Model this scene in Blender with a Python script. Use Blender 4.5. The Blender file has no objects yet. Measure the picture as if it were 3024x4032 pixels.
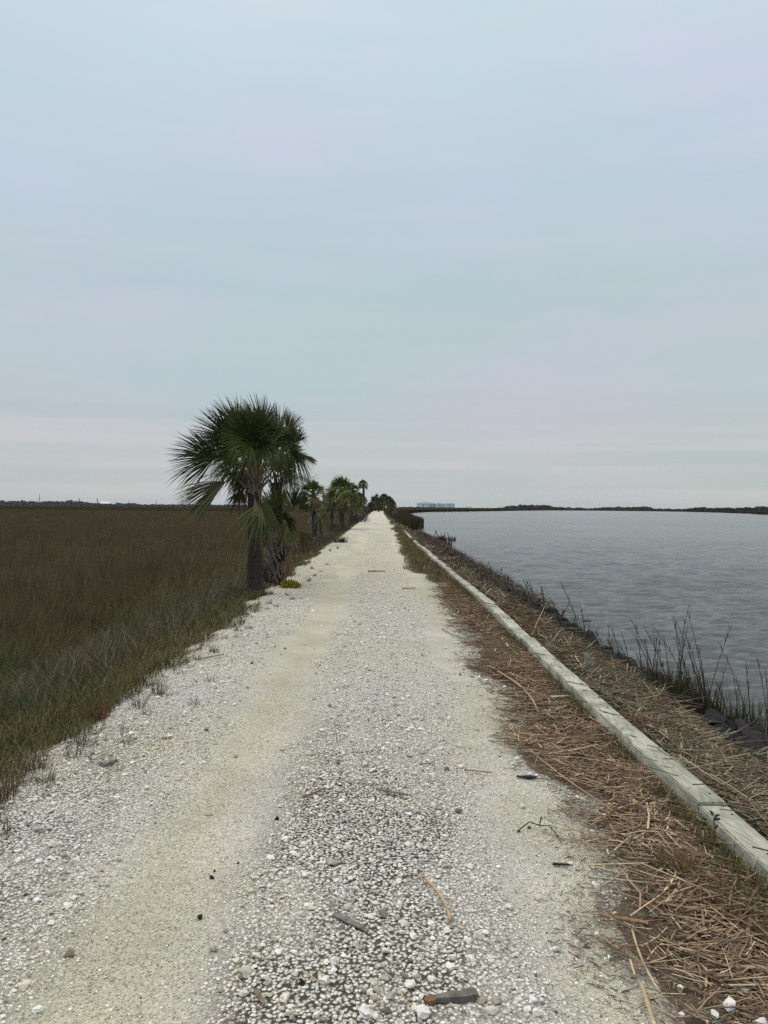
import bpy, bmesh, math, random
import numpy as np
from mathutils import Vector, Matrix, Euler, geometry
rnd = random.Random(7)
RG = np.random.default_rng(11)
R = math.radians
sc = bpy.context.scene
col = sc.collection

# ------------------------------------------------------------------ camera
FPX = 3000.0                       # focal length in photo pixels (3024 x 4032)
cam_d = bpy.data.cameras.new('camera')
cam = bpy.data.objects.new('camera', cam_d); col.objects.link(cam)
cam_d.sensor_fit = 'VERTICAL'; cam_d.sensor_height = 36.0; cam_d.lens = 36.0*FPX/4032.0
cam_d.clip_start = 0.05; cam_d.clip_end = 20000
CAM = Vector((0, 0, 1.6))
cam.location = CAM
CR = (Matrix.Rotation(R(0.11), 3, 'Z') @ Matrix.Rotation(R(90-0.363), 3, 'X') @ Matrix.Rotation(R(0.44), 3, 'Z'))
cam.rotation_euler = CR.to_euler()
sc.camera = cam

def ray(px, py):                   # photo pixel -> direction
    return CR @ Vector(((px-1512)/FPX, -(py-2016)/FPX, -1.0))
def G(px, py, z=0.0):              # photo pixel on the plane z
    d = ray(px, py); t = (z-CAM.z)/d.z
    return CAM + d*t
def P(px, py, y):                  # photo pixel at distance y
    d = ray(px, py); return CAM + d*(y/d.y)

# ------------------------------------------------------------------ sky
w = bpy.data.worlds.new('World'); sc.world = w; w.use_nodes = True
nt = w.node_tree; nt.nodes.clear()
def N(nt, t, **k):
    n = nt.nodes.new(t)
    for a, b in k.items(): setattr(n, a, b)
    return n
SUN_EL, SUN_AZ = 56, -80            # azimuth from +Y towards +X
out = N(nt, 'ShaderNodeOutputWorld'); bg = N(nt, 'ShaderNodeBackground')
sky = N(nt, 'ShaderNodeTexSky', sky_type='NISHITA', sun_disc=False)
sky.sun_elevation = R(SUN_EL); sky.sun_rotation = R(SUN_AZ)
tc = N(nt, 'ShaderNodeTexCoord'); sep = N(nt, 'ShaderNodeSeparateXYZ')
nt.links.new(tc.outputs['Generated'], sep.inputs[0])
mp = N(nt, 'ShaderNodeMapping'); mp.inputs['Scale'].default_value = (1.0, 1.0, 3.2)
nt.links.new(tc.outputs['Generated'], mp.inputs[0])
nz = N(nt, 'ShaderNodeTexNoise'); nz.inputs['Scale'].default_value = 1.7; nz.inputs['Detail'].default_value = 3; nz.inputs['Roughness'].default_value = .45
nt.links.new(mp.outputs[0], nz.inputs['Vector'])
ma = N(nt, 'ShaderNodeMath', operation='MULTIPLY_ADD'); ma.inputs[1].default_value = .22; 
sub = N(nt, 'ShaderNodeMath', operation='ADD'); sub.inputs[1].default_value = -.11
nt.links.new(nz.outputs['Fac'], ma.inputs[0]); nt.links.new(sep.outputs['Z'], ma.inputs[2]); nt.links.new(ma.outputs[0], sub.inputs[0])
ramp = N(nt, 'ShaderNodeValToRGB')
stops = [(0.0, (.52, .55, .545)), (.06, (.545, .565, .57)), (.12, (.535, .565, .59)), (.20, (.52, .59, .635)), (.29, (.52, .60, .65)),
         (.39, (.56, .64, .73)), (.55, (.62, .72, .79)), (.68, (.72, .78, .82)), (.80, (1.3, 1.22, 1.06)), (1.0, (1.6, 1.5, 1.26))]
cr = ramp.color_ramp
while len(cr.elements) > 1: cr.elements.remove(cr.elements[-1])
cr.elements[0].position = 0; cr.elements[0].color = (*stops[0][1], 1)
for p_, c_ in stops[1:]:
    e = cr.elements.new(p_); e.color = (*c_, 1)
nt.links.new(sub.outputs[0], ramp.inputs[0])
# streaky thin cloud
mp2 = N(nt, 'ShaderNodeMapping'); mp2.inputs['Scale'].default_value = (1.0, 1.0, 11.0)
nt.links.new(tc.outputs['Generated'], mp2.inputs[0])
nz2 = N(nt, 'ShaderNodeTexNoise'); nz2.inputs['Scale'].default_value = 2.6; nz2.inputs['Detail'].default_value = 4
nt.links.new(mp2.outputs[0], nz2.inputs['Vector'])
r2 = N(nt, 'ShaderNodeValToRGB'); r2.color_ramp.elements[0].position = .3; r2.color_ramp.elements[1].position = .72
r2.color_ramp.elements[0].color = (.955, .99, 1.0, 1); r2.color_ramp.elements[1].color = (1.05, 1.01, 1.02, 1)
nt.links.new(nz2.outputs['Fac'], r2.inputs[0])
mm = N(nt, 'ShaderNodeMix', data_type='RGBA', blend_type='MULTIPLY'); mm.inputs['Factor'].default_value = 1
nt.links.new(ramp.outputs[0], mm.inputs['A']); nt.links.new(r2.outputs[0], mm.inputs['B'])
mp3 = N(nt, 'ShaderNodeMapping'); mp3.inputs['Scale'].default_value = (1.6, 1.0, 2.6); mp3.inputs['Rotation'].default_value = (0, R(22), 0); mp3.inputs['Location'].default_value = (.7, 0, .3)
nt.links.new(tc.outputs['Generated'], mp3.inputs[0])
nz3 = N(nt, 'ShaderNodeTexNoise'); nz3.inputs['Scale'].default_value = 1.9; nz3.inputs['Detail'].default_value = 5; nz3.inputs['Roughness'].default_value = .5; nz3.inputs['Distortion'].default_value = .4
nt.links.new(mp3.outputs[0], nz3.inputs['Vector'])
r3 = N(nt, 'ShaderNodeValToRGB'); r3.color_ramp.elements[0].position = .40; r3.color_ramp.elements[1].position = .62
r3.color_ramp.elements[0].color = (.965, 1.015, .99, 1); r3.color_ramp.elements[1].color = (1.045, 1.0, 1.04, 1)
nt.links.new(nz3.outputs['Fac'], r3.inputs[0])
m3 = N(nt, 'ShaderNodeMix', data_type='RGBA', blend_type='MULTIPLY'); m3.inputs['Factor'].default_value = 1
nt.links.new(mm.outputs['Result'], m3.inputs['A']); nt.links.new(r3.outputs[0], m3.inputs['B']); mm = m3
# long thin cloud bands low over the horizon, and a faint pink grey bank of cloud above them
mp4 = N(nt, 'ShaderNodeMapping'); mp4.inputs['Scale'].default_value = (1.2, 1.2, 34); nt.links.new(tc.outputs['Generated'], mp4.inputs[0])
nz4 = N(nt, 'ShaderNodeTexNoise'); nz4.inputs['Scale'].default_value = 1.5; nz4.inputs['Detail'].default_value = 4; nt.links.new(mp4.outputs[0], nz4.inputs['Vector'])
r4 = N(nt, 'ShaderNodeValToRGB'); r4.color_ramp.elements[0].position = .36; r4.color_ramp.elements[1].position = .64
r4.color_ramp.elements[0].color = (.93, .95, .955, 1); r4.color_ramp.elements[1].color = (1.045, 1.035, 1.03, 1); nt.links.new(nz4.outputs['Fac'], r4.inputs[0])
b4 = N(nt, 'ShaderNodeValToRGB'); b4.color_ramp.elements[0].position = .07; b4.color_ramp.elements[0].color = (1, 1, 1, 1); b4.color_ramp.elements[1].position = .17; b4.color_ramp.elements[1].color = (0, 0, 0, 1)
nt.links.new(sep.outputs['Z'], b4.inputs[0])
m4 = N(nt, 'ShaderNodeMix', data_type='RGBA', blend_type='MULTIPLY'); nt.links.new(b4.outputs[0], m4.inputs['Factor']); nt.links.new(mm.outputs['Result'], m4.inputs['A']); nt.links.new(r4.outputs[0], m4.inputs['B'])
mp5 = N(nt, 'ShaderNodeMapping'); mp5.inputs['Scale'].default_value = (2.2, 1.6, 4.5); mp5.inputs['Location'].default_value = (.15, 0, .4); nt.links.new(tc.outputs['Generated'], mp5.inputs[0])
nz5 = N(nt, 'ShaderNodeTexNoise'); nz5.inputs['Scale'].default_value = 1.3; nz5.inputs['Detail'].default_value = 3; nt.links.new(mp5.outputs[0], nz5.inputs['Vector'])
sl = N(nt, 'ShaderNodeMath', operation='MULTIPLY_ADD'); sl.inputs[1].default_value = -.10; nt.links.new(sep.outputs['X'], sl.inputs[0]); nt.links.new(sep.outputs['Z'], sl.inputs[2])
b5 = N(nt, 'ShaderNodeMath', operation='MULTIPLY_ADD'); b5.inputs[1].default_value = .17; nt.links.new(nz5.outputs['Fac'], b5.inputs[0]); nt.links.new(sl.outputs[0], b5.inputs[2])
p5 = N(nt, 'ShaderNodeValToRGB'); e5 = p5.color_ramp.elements; e5[0].position = .12; e5[0].color = (0, 0, 0, 1); e5[1].position = .20; e5[1].color = (1, 1, 1, 1)
for q_, v_ in ((.23, 1), (.32, 0)):
    e = e5.new(q_); e.color = (v_, v_, v_, 1)
nt.links.new(b5.outputs[0], p5.inputs[0])
m5 = N(nt, 'ShaderNodeMix', data_type='RGBA', blend_type='MULTIPLY'); m5.inputs['B'].default_value = (1.055, .995, 1.01, 1)
xm = N(nt, 'ShaderNodeMapRange'); xm.inputs['From Min'].default_value = -.30; xm.inputs['From Max'].default_value = .12; nt.links.new(sep.outputs['X'], xm.inputs[0])
pm = N(nt, 'ShaderNodeMath', operation='MULTIPLY'); nt.links.new(p5.outputs[0], pm.inputs[0]); nt.links.new(xm.outputs[0], pm.inputs[1])
nt.links.new(pm.outputs[0], m5.inputs['Factor']); nt.links.new(m4.outputs['Result'], m5.inputs['A']); mm = m5
sm = N(nt, 'ShaderNodeMix', data_type='RGBA'); sm.inputs['Factor'].default_value = .95
sk = N(nt, 'ShaderNodeMix', data_type='RGBA', blend_type='MULTIPLY'); sk.inputs['Factor'].default_value = 1; sk.inputs['B'].default_value = (.1, .1, .1, 1)
nt.links.new(sky.outputs[0], sk.inputs['A'])
nt.links.new(sk.outputs['Result'], sm.inputs['A']); nt.links.new(mm.outputs['Result'], sm.inputs['B'])
nt.links.new(sm.outputs['Result'], bg.inputs[0]); bg.inputs[1].default_value = 1.0
nt.links.new(bg.outputs[0], out.inputs[0])

ld = bpy.data.lights.new('sun', 'SUN'); ld.energy = 1.3; ld.angle = R(40); ld.color = (1, .96, .9)
lo = bpy.data.objects.new('sun', ld); col.objects.link(lo)
sd = Vector((math.sin(R(SUN_AZ))*math.cos(R(SUN_EL)), math.cos(R(SUN_AZ))*math.cos(R(SUN_EL)), math.sin(R(SUN_EL))))
lo.rotation_euler = sd.to_track_quat('Z', 'Y').to_euler(); lo.location = (0, 0, 30)
sc.view_settings.view_transform = 'Standard'; sc.view_settings.look = 'None'
sc.view_settings.exposure = 0.0; sc.view_settings.gamma = 1.0; sc.view_settings.use_curve_mapping = False
sc.cycles.max_bounces = 6; sc.cycles.use_denoising = False; sc.cycles.use_adaptive_sampling = False; sc.cycles.sample_clamp_indirect = 4

# ------------------------------------------------------------------ materials
def mat(name, base=None, rough=.85, attr=False, noise=None, bump=None, spec=.3, subs=None):
    """base colour or the 'Col' attribute; noise=(scale, dark colour, fac) ; bump=(scale, strength, distance)"""
    m = bpy.data.materials.new(name); m.use_nodes = True; t = m.node_tree
    b = t.nodes['Principled BSDF']; b.inputs['Roughness'].default_value = rough; b.inputs['Specular IOR Level'].default_value = spec
    if attr:
        a = N(t, 'ShaderNodeAttribute', attribute_name='Col'); src = a.outputs['Color']
    else:
        a = N(t, 'ShaderNodeRGB'); a.outputs[0].default_value = (*base, 1); src = a.outputs[0]
    tcn = N(t, 'ShaderNodeTexCoord')
    if noise:
        nn = N(t, 'ShaderNodeTexNoise'); nn.inputs['Scale'].default_value = noise[0]; nn.inputs['Detail'].default_value = 6
        t.links.new(tcn.outputs['Object'], nn.inputs['Vector'])
        rr = N(t, 'ShaderNodeValToRGB'); rr.color_ramp.elements[0].position = .35; rr.color_ramp.elements[1].position = .65
        rr.color_ramp.elements[0].color = (*noise[1], 1); rr.color_ramp.elements[1].color = (1, 1, 1, 1)
        t.links.new(nn.outputs['Fac'], rr.inputs[0])
        mx = N(t, 'ShaderNodeMix', data_type='RGBA', blend_type='MULTIPLY'); mx.inputs['Factor'].default_value = noise[2]
        t.links.new(src, mx.inputs['A']); t.links.new(rr.outputs[0], mx.inputs['B']); src = mx.outputs['Result']
    t.links.new(src, b.inputs['Base Color'])
    if bump:
        bn = N(t, 'ShaderNodeTexNoise'); bn.inputs['Scale'].default_value = bump[0]; bn.inputs['Detail'].default_value = 5
        t.links.new(tcn.outputs['Object'], bn.inputs['Vector'])
        bb = N(t, 'ShaderNodeBump'); bb.inputs['Strength'].default_value = bump[1]; bb.inputs['Distance'].default_value = bump[2]
        t.links.new(bn.outputs['Fac'], bb.inputs['Height']); t.links.new(bb.outputs[0], b.inputs['Normal'])
    return m

M = {}
M['stone'] = mat('gravel_stone', attr=True, rough=1, spec=.08, noise=(160, (.72, .72, .68), .8), bump=(500, .5, .004))
M['grass'] = mat('grass_blade', attr=True, rough=.9, spec=.04)
M['reed'] = mat('dead_reed', attr=True, rough=.8, noise=(60, (.65, .62, .6), .7), spec=.25)
M['frond'] = mat('palm_frond', attr=True, rough=.5, spec=.18)
M['husk'] = mat('palm_husk', attr=True, rough=.95, spec=.08, noise=(25, (.5, .48, .46), .8), bump=(60, .6, .02))
M['rock'] = mat('dark_rock', attr=True, rough=.75, noise=(9, (.45, .45, .47), .9), bump=(14, .7, .05))
M['bark'] = mat('bark', (.055, .05, .045), rough=.9, noise=(20, (.5, .5, .5), .8), bump=(40, .6, .02))
M['leaf'] = mat('leaf', attr=True, rough=.6)
M['wood'] = mat('driftwood', attr=True, rough=.85, noise=(40, (.5, .48, .45), .9), bump=(80, .5, .01))
M['nail'] = mat('rusty_nail', (.035, .03, .028), rough=.6)
M['blue'] = mat('pale_blue_cladding', (.56, .74, .78), rough=.6, noise=(.2, (.8, .85, .88), .8))
M['white'] = mat('white_roof', (.78, .78, .82), rough=.5)
M['steel'] = mat('grey_steel', (.20, .23, .26), rough=.6)
M['farwood'] = mat('far_foliage', attr=True, rough=1, spec=0)

# ------------------------------------------------------------------ numeric helpers
def h2(ix, iy, seed):
    n = (ix.astype(np.int64)*374761393 + iy.astype(np.int64)*668265263 + seed*974634777) & 0x7fffffff
    n = ((n ^ (n >> 13))*1274126177) & 0x7fffffff
    n = (n ^ (n >> 16)) & 0xffffff
    return n/float(0xffffff)
def vn(x, y, seed=0):
    x = np.asarray(x, float); y = np.asarray(y, float)
    ix = np.floor(x); iy = np.floor(y); fx = x-ix; fy = y-iy
    fx = fx*fx*(3-2*fx); fy = fy*fy*(3-2*fy)
    a = h2(ix, iy, seed); b = h2(ix+1, iy, seed); c = h2(ix, iy+1, seed); d = h2(ix+1, iy+1, seed)
    return a*(1-fx)*(1-fy)+b*fx*(1-fy)+c*(1-fx)*fy+d*fx*fy
def fbm(x, y, seed=0, o=4):
    s = 0; a = .5; t = 0
    for i in range(o):
        s = s+a*vn(np.asarray(x)*2**i, np.asarray(y)*2**i, seed+i); t += a; a *= .5
    return s/t
def sstep(a, b, x):
    t = np.clip((np.asarray(x, float)-a)/(b-a), 0, 1); return t*t*(3-2*t)

def S(y): return np.interp(y, [0, 12, 24, 50, 90, 185, 300, 2000], [0, 0, -.2, -.42, -1.1, -1.9, -2.8, -16])
def eL(y):
    return np.interp(y, [-50, 2.4, 4.2, 6, 8.5, 13.6, 18.7, 25, 41, 72, 185, 300], [-2.03, -2.03, -2.07, -2.13, -2.18, -2.33, -2.36, -2.42, -2.4, -2.7, -4.0, -5.2]) + (fbm(y*1.1, y*0+3, 5)-.5)*.30
def eR(y):
    return np.interp(y, [-50, 2.4, 3.3, 4.2, 5, 5.7, 7, 9.6, 13.6, 17, 23, 30, 40, 66, 185, 300],
                     [.75, .8, .9, 1.05, .83, 1.0, .95, .98, .97, .8, .62, .85, .75, .66, -.35, -.6]) + (fbm(y*1.7, y*0+9, 6)-.5)*.24 + (fbm(y*.45, y*0+4, 7)-.5)*.9*sstep(11, 20, y)
def H(x, y):
    x = np.asarray(x, float); y = np.asarray(y, float)
    tl = eL(y)-x
    zl = -1.1*sstep(-.1, 3.0, tl) - .10*sstep(-.05, .25, tl)
    zl = zl + sstep(110, 200, y)*sstep(2, 5, tl)*.62
    zl = zl - sstep(2, 5, tl)*.0
    tr = x-(1.88+S(y))
    zr = np.where(tr > 0, -np.minimum(1.6, .06*sstep(0, .3, tr)+.40*np.maximum(tr, 0)), 0)
    und = (fbm(x*.9, y*.9, 21)-.5)*.05 + (fbm(x*4, y*4, 22, 2)-.5)*.015
    return np.where(x < 0, zl, zr)+und*np.where(tl > 0, 2.5, 1)
def GZ(x, y): return np.where(eL(y)-np.asarray(x) < .5, np.maximum(H(x, y), PZ(x, y)), H(x, y))
def PZ(x, y):                       # path surface
    x = np.asarray(x, float); xs = x-S(y)
    z = .02 + (fbm(x*1.3, y*1.3, 31)-.5)*.035 + (fbm(x*9, y*9, 32, 3)-.5)*.014
    z = z - .022*np.exp(-((xs+.92)/.28)**2) - .015*np.exp(-((xs-.72)/.25)**2) + .012*np.exp(-(xs/.35)**2)
    tl = eL(y)-x; tr = x-eR(y)
    z = z - .17*sstep(-.22, .5, tl) - .05*sstep(-.15, .25, tr)
    return z
def zone(x, y):
    """0 = fines in the wheel tracks, 1 = loose stones; second value = dark soil showing between the stones"""
    xs = np.asarray(x)-S(y); wv = (fbm(np.asarray(x)*.0+3, np.asarray(y)*.5, 41)-.5)*.5
    fade = 1-.45*sstep(9, 30, y)
    n = (fbm(np.asarray(x)*3.2, np.asarray(y)*2.2, 42)-.5)
    dl = np.abs(xs+.88-wv*.35)+n*.38; dr = np.abs(xs-.74-wv*.3)+n*.55
    loose = np.minimum(sstep(.16, .42, dl), .18+.82*sstep(.10, .36, dr))
    med = np.exp(-((xs+.10-wv*.3)/.40)**4)
    soil = np.maximum(med, .55*sstep(-1.25, -1.6, xs))*sstep(.36, .58, .55*fbm(np.asarray(x)*1.7, np.asarray(y)*1.3, 43)+.45*fbm(np.asarray(x)*5, np.asarray(y)*4, 44)+.05)*(1-sstep(3.8, 6.5, y)*.9)
    return loose, np.clip(soil, 0, 1)

def build(name, V, T=None, Q=None, C=None, m=None, parent=None, smooth=False, loc=None):
    V = np.asarray(V, np.float32)
    if loc is not None: V = V-np.asarray(loc, np.float32)
    me = bpy.data.meshes.new(name)
    fs = []; tot = []
    if Q is not None and len(Q): fs.append(np.asarray(Q, np.int32).ravel()); tot.append(np.full(len(Q), 4, np.int32))
    if T is not None and len(T): fs.append(np.asarray(T, np.int32).ravel()); tot.append(np.full(len(T), 3, np.int32))
    fl = np.concatenate(fs); tt = np.concatenate(tot); st = np.concatenate([[0], np.cumsum(tt)[:-1]]).astype(np.int32)
    me.vertices.add(len(V)); me.vertices.foreach_set('co', V.ravel())
    me.loops.add(len(fl)); me.loops.foreach_set('vertex_index', fl)
    me.polygons.add(len(tt)); me.polygons.foreach_set('loop_start', st)
    if smooth: me.polygons.foreach_set('use_smooth', np.ones(len(tt), bool))
    else: me.polygons.foreach_set('use_smooth', np.zeros(len(tt), bool))
    me.update(calc_edges=True)
    if C is not None:
        ca = me.color_attributes.new('Col', 'FLOAT_COLOR', 'POINT')
        c4 = np.ones((len(V), 4), np.float32); c4[:, :3] = C; ca.data.foreach_set('color', c4.ravel())
    if m: me.materials.append(m)
    o = bpy.data.objects.new(name, me); col.objects.link(o)
    if loc is not None: o.location = loc
    if parent:
        o.parent = parent
        if loc is not None: o.location = (0, 0, 0)
    return o
def tag(o, label=None, cat=None, group=None, kind=None):
    if label: o['label'] = label
    if cat: o['category'] = cat
    if group: o['group'] = group
    if kind: o['kind'] = kind
    return o
def empty(name, loc, label, cat, group=None):
    o = bpy.data.objects.new(name, None); col.objects.link(o); o.location = loc
    o.empty_display_size = .2
    return tag(o, label, cat, group)

class Acc:
    def __init__(s): s.V = []; s.T = []; s.C = []; s.n = 0
    def add(s, V, T, C):
        V = np.asarray(V, np.float32); s.V.append(V); s.T.append(np.asarray(T, np.int64)+s.n)
        C = np.asarray(C, np.float32)
        if C.ndim == 1: C = np.tile(C, (len(V), 1))
        s.C.append(C); s.n += len(V)
    def build(s, name, m, parent=None, loc=None, smooth=False):
        return build(name, np.concatenate(s.V), T=np.concatenate(s.T), C=np.concatenate(s.C), m=m, parent=parent, loc=loc, smooth=smooth)

def norm(a): return a/np.maximum(np.linalg.norm(a, axis=-1, keepdims=True), 1e-9)
def grid_faces(r, c):
    i = np.arange(r*c).reshape(r, c)
    return np.stack([i[:-1, :-1], i[:-1, 1:], i[1:, 1:], i[1:, :-1]], -1).reshape(-1, 4)

def blades(base, h, wd, az, lean, C, segs=2, curl=.5, tipc=None):
    """vectorised tapered grass blades -> V, T, C"""
    n = len(base); base = np.asarray(base, float)
    dx = np.stack([np.cos(az), np.sin(az), np.zeros(n)], 1)
    sa = az+np.pi/2+RG.uniform(-.9, .9, n); sx = np.stack([np.cos(sa), np.sin(sa), np.zeros(n)], 1)
    Vs = []
    for k in range(segs+1):
        t = k/segs
        off = lean*(t*(1-curl)+curl*t*t)
        p = base+dx*(h*off)[:, None]; p[:, 2] += h*t*np.sqrt(np.maximum(.1, 1-(lean*t*.7)**2))
        if k < segs:
            ww = (wd*(1-.55*t))[:, None]*.5
            Vs += [p-sx*ww, p+sx*ww]
        else: Vs.append(p)
    per = 2*segs+1
    V = np.stack(Vs, 1).reshape(-1, 3)
    b = (np.arange(n)*per)[:, None]; T = []
    for k in range(segs-1):
        T += [b+np.array([[2*k, 2*k+1, 2*k+3]]), b+np.array([[2*k, 2*k+3, 2*k+2]])]
    k = segs-1; T.append(b+np.array([[2*k, 2*k+1, 2*segs]]))
    Cc = np.repeat(np.asarray(C, float)[:, None, :], per, 1)
    if tipc is not None:
        for k in range(segs+1):
            t = (k/segs)**1.5; idx = [2*k, 2*k+1] if k < segs else [2*segs]
            for i in idx: Cc[:, i] = Cc[:, i]*(1-t)+tipc*t
    return V, np.concatenate(T), Cc.reshape(-1, 3)

def ico(sub):
    bm = bmesh.new(); bmesh.ops.create_icosphere(bm, subdivisions=sub, radius=1)
    V = np.array([v.co[:] for v in bm.verts]); T = np.array([[v.index for v in f.verts] for f in bm.faces]); bm.free(); return V, T
def rotm(n):
    q = norm(RG.normal(size=(n, 4))); a, b, c, d = q.T
    return np.stack([1-2*(c*c+d*d), 2*(b*c-a*d), 2*(b*d+a*c), 2*(b*c+a*d), 1-2*(b*b+d*d), 2*(c*d-a*b), 2*(b*d-a*c), 2*(c*d+a*b), 1-2*(b*b+c*c)], 1).reshape(n, 3, 3)
def stones(acc, pos, r, C, sub=1, nvar=10, flat=.7, sink=.35):
    bV, bT = ico(sub); n = len(pos)
    ids = RG.integers(0, nvar, n)
    for v in range(nvar):
        s = ids == v; k = int(s.sum())
        if not k: continue
        Vv = bV*(1+RG.uniform(-.3, .28, (len(bV), 1)))
        # knock off a few facets so the stone is angular
        for _ in range(4):
            d = norm(RG.normal(size=3)); lim = RG.uniform(.5, .8); dd = Vv@d
            Vv = Vv-np.outer(np.maximum(dd-lim, 0), d)
        Rm = rotm(k); A = RG.uniform(.7, 1.2, (k, 3))
        X = np.einsum('nij,nvj->nvi', Rm, Vv[None]*A[:, None, :])*r[s][:, None, None]
        X[:, :, 2] *= flat; X += pos[s][:, None, :]; X[:, :, 2] += (r[s]*(1-sink)*flat)[:, None]
        T = (bT[None]+(np.arange(k)*len(bV))[:, None, None]).reshape(-1, 3)
        acc.add(X.reshape(-1, 3), T, np.repeat(C[s], len(bV), 0))
def sticks(acc, pos, L, rad, az, tilt, C, bend=.08, sides=3, st=3, flat=1.0):
    """vectorised bent canes lying about"""
    n = len(pos)
    d = np.stack([np.cos(az)*np.cos(tilt), np.sin(az)*np.cos(tilt), np.sin(tilt)], 1)
    s = np.stack([-np.sin(az), np.cos(az), np.zeros(n)], 1); u = np.cross(d, s)
    bn = RG.normal(0, bend, n); Vs = []
    for k in range(st):
        t = k/(st-1)-.5
        p = pos+d*(L*t)[:, None]+s*(L*bn*(1-4*t*t))[:, None]
        rr = rad*(1-.25*(t+.5))
        for j in range(sides):
            a = 2*np.pi*j/sides+.5
            Vs.append(p+s*(rr*np.cos(a))[:, None]+u*(rr*np.sin(a)*flat)[:, None])
    per = st*sides; V = np.stack(Vs, 1).reshape(-1, 3); b = (np.arange(n)*per)[:, None]; T = []
    for k in range(st-1):
        for j in range(sides):
            a0 = k*sides+j; a1 = k*sides+(j+1) % sides
            T += [b+np.array([[a0, a1, a1+sides]]), b+np.array([[a0, a1+sides, a0+sides]])]
    for k in (0, st-1):
        if sides == 3: T.append(b+np.array([[k*3, k*3+1, k*3+2]]))
        else: T += [b+np.array([[k*4, k*4+1, k*4+2]]), b+np.array([[k*4, k*4+2, k*4+3]])]
    acc.add(V, np.concatenate(T), np.repeat(C, per, 0))
def tube(acc, pts, rads, C, sides=8, cap=True):
    pts = np.asarray(pts, float); n = len(pts); tg = norm(np.gradient(pts, axis=0))
    ref = np.array([0, 0, 1.]) if abs(tg[0][2]) < .8 else np.array([1., 0, 0])
    s = norm(np.cross(tg, ref)); u = np.cross(s, tg); a = np.linspace(0, 2*np.pi, sides, endpoint=False)
    rads = np.asarray(rads, float)*np.ones(n)
    V = pts[:, None]+(s[:, None]*np.cos(a)[None, :, None]+u[:, None]*np.sin(a)[None, :, None])*rads[:, None, None]
    V = V.reshape(-1, 3); T = []
    for k in range(n-1):
        for j in range(sides):
            a0 = k*sides+j; a1 = k*sides+(j+1) % sides; T += [(a0, a1, a1+sides), (a0, a1+sides, a0+sides)]
    if cap:
        V = np.vstack([V, pts[0], pts[-1]]); m = n*sides
        for j in range(sides): T += [(j, (j+1) % sides, m), ((n-1)*sides+j, (n-1)*sides+(j+1) % sides, m+1)]
    C = np.asarray(C, float)
    if C.ndim == 2:
        Cc = np.repeat(C, sides, 0)
        if cap: Cc = np.vstack([Cc, C[0], C[-1]])
        C = Cc
    acc.add(V, T, C)
def box_bm(bm, x0, x1, y0, y1, z0, z1, bev=0):
    r = bmesh.ops.create_cube(bm, size=1); vs = r['verts']
    for v in vs: v.co = Vector(((x0+x1)/2+v.co.x*(x1-x0), (y0+y1)/2+v.co.y*(y1-y0), (z0+z1)/2+v.co.z*(z1-z0)))
    if bev:
        es = list({e for v in vs for e in v.link_edges}); bmesh.ops.bevel(bm, geom=es, offset=bev, segments=2, affect='EDGES')
def bm_obj(name, bm, m, parent=None):
    me = bpy.data.meshes.new(name); bm.to_mesh(me); bm.free(); me.materials.append(m)
    o = bpy.data.objects.new(name, me); col.objects.link(o)
    if parent: o.parent = parent
    return o

# ------------------------------------------------------------------ ground
def axis_mid(lo, hi, step, far_lo, far_hi, g=1.12):
    a = list(np.arange(lo, hi, step)); s = step; x = hi
    while x < far_hi: a.append(x); s *= g; x += s
    a.append(far_hi); s = step; x = lo-step; b = []
    while x > far_lo: b.append(x); s *= g; x -= s
    b.append(far_lo); return np.array(b[::-1]+a)
gx = axis_mid(-6, 6, .09, -6000, 6000, 1.1)
gy = axis_mid(0, 20, .14, -40, 9000, 1.045)
X, Y = np.meshgrid(gx, gy)
Z = H(X, Y)
inpath = sstep(-.25, 0, -(eL(Y)-X))*sstep(-.3, 0, -(X-eR(Y)))
Z = Z-.05*inpath
m = mat('ground', rough=1, spec=0, attr=True, noise=(14, (.6, .6, .6), .7), bump=(9, .6, .05))
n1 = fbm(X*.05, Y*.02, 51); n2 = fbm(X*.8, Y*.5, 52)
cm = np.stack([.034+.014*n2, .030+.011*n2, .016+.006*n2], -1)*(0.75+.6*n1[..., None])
red = sstep(300, 900, Y)[..., None]; cm = cm*(.55+.45*sstep(200, 90, Y)[..., None]); cm = cm*(1-red)+red*np.array([.026, .019, .012])*(.75+.5*vn(X*.002, Y*.012, 53)[..., None])  # far marsh turns reddish brown, darkened to paint in the missing grass self-shading
soil = np.array([.16, .13, .095])*(.6+.7*n2[..., None])
isl = sstep(-.2, .05, eL(Y)-X)[..., None]
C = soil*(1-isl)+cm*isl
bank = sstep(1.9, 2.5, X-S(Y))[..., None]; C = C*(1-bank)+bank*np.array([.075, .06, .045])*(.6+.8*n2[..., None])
tag(build('ground', np.stack([X, Y, Z], -1).reshape(-1, 3), Q=grid_faces(len(gy), len(gx)), C=C.reshape(-1, 3), m=m, smooth=True), kind='structure')

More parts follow.
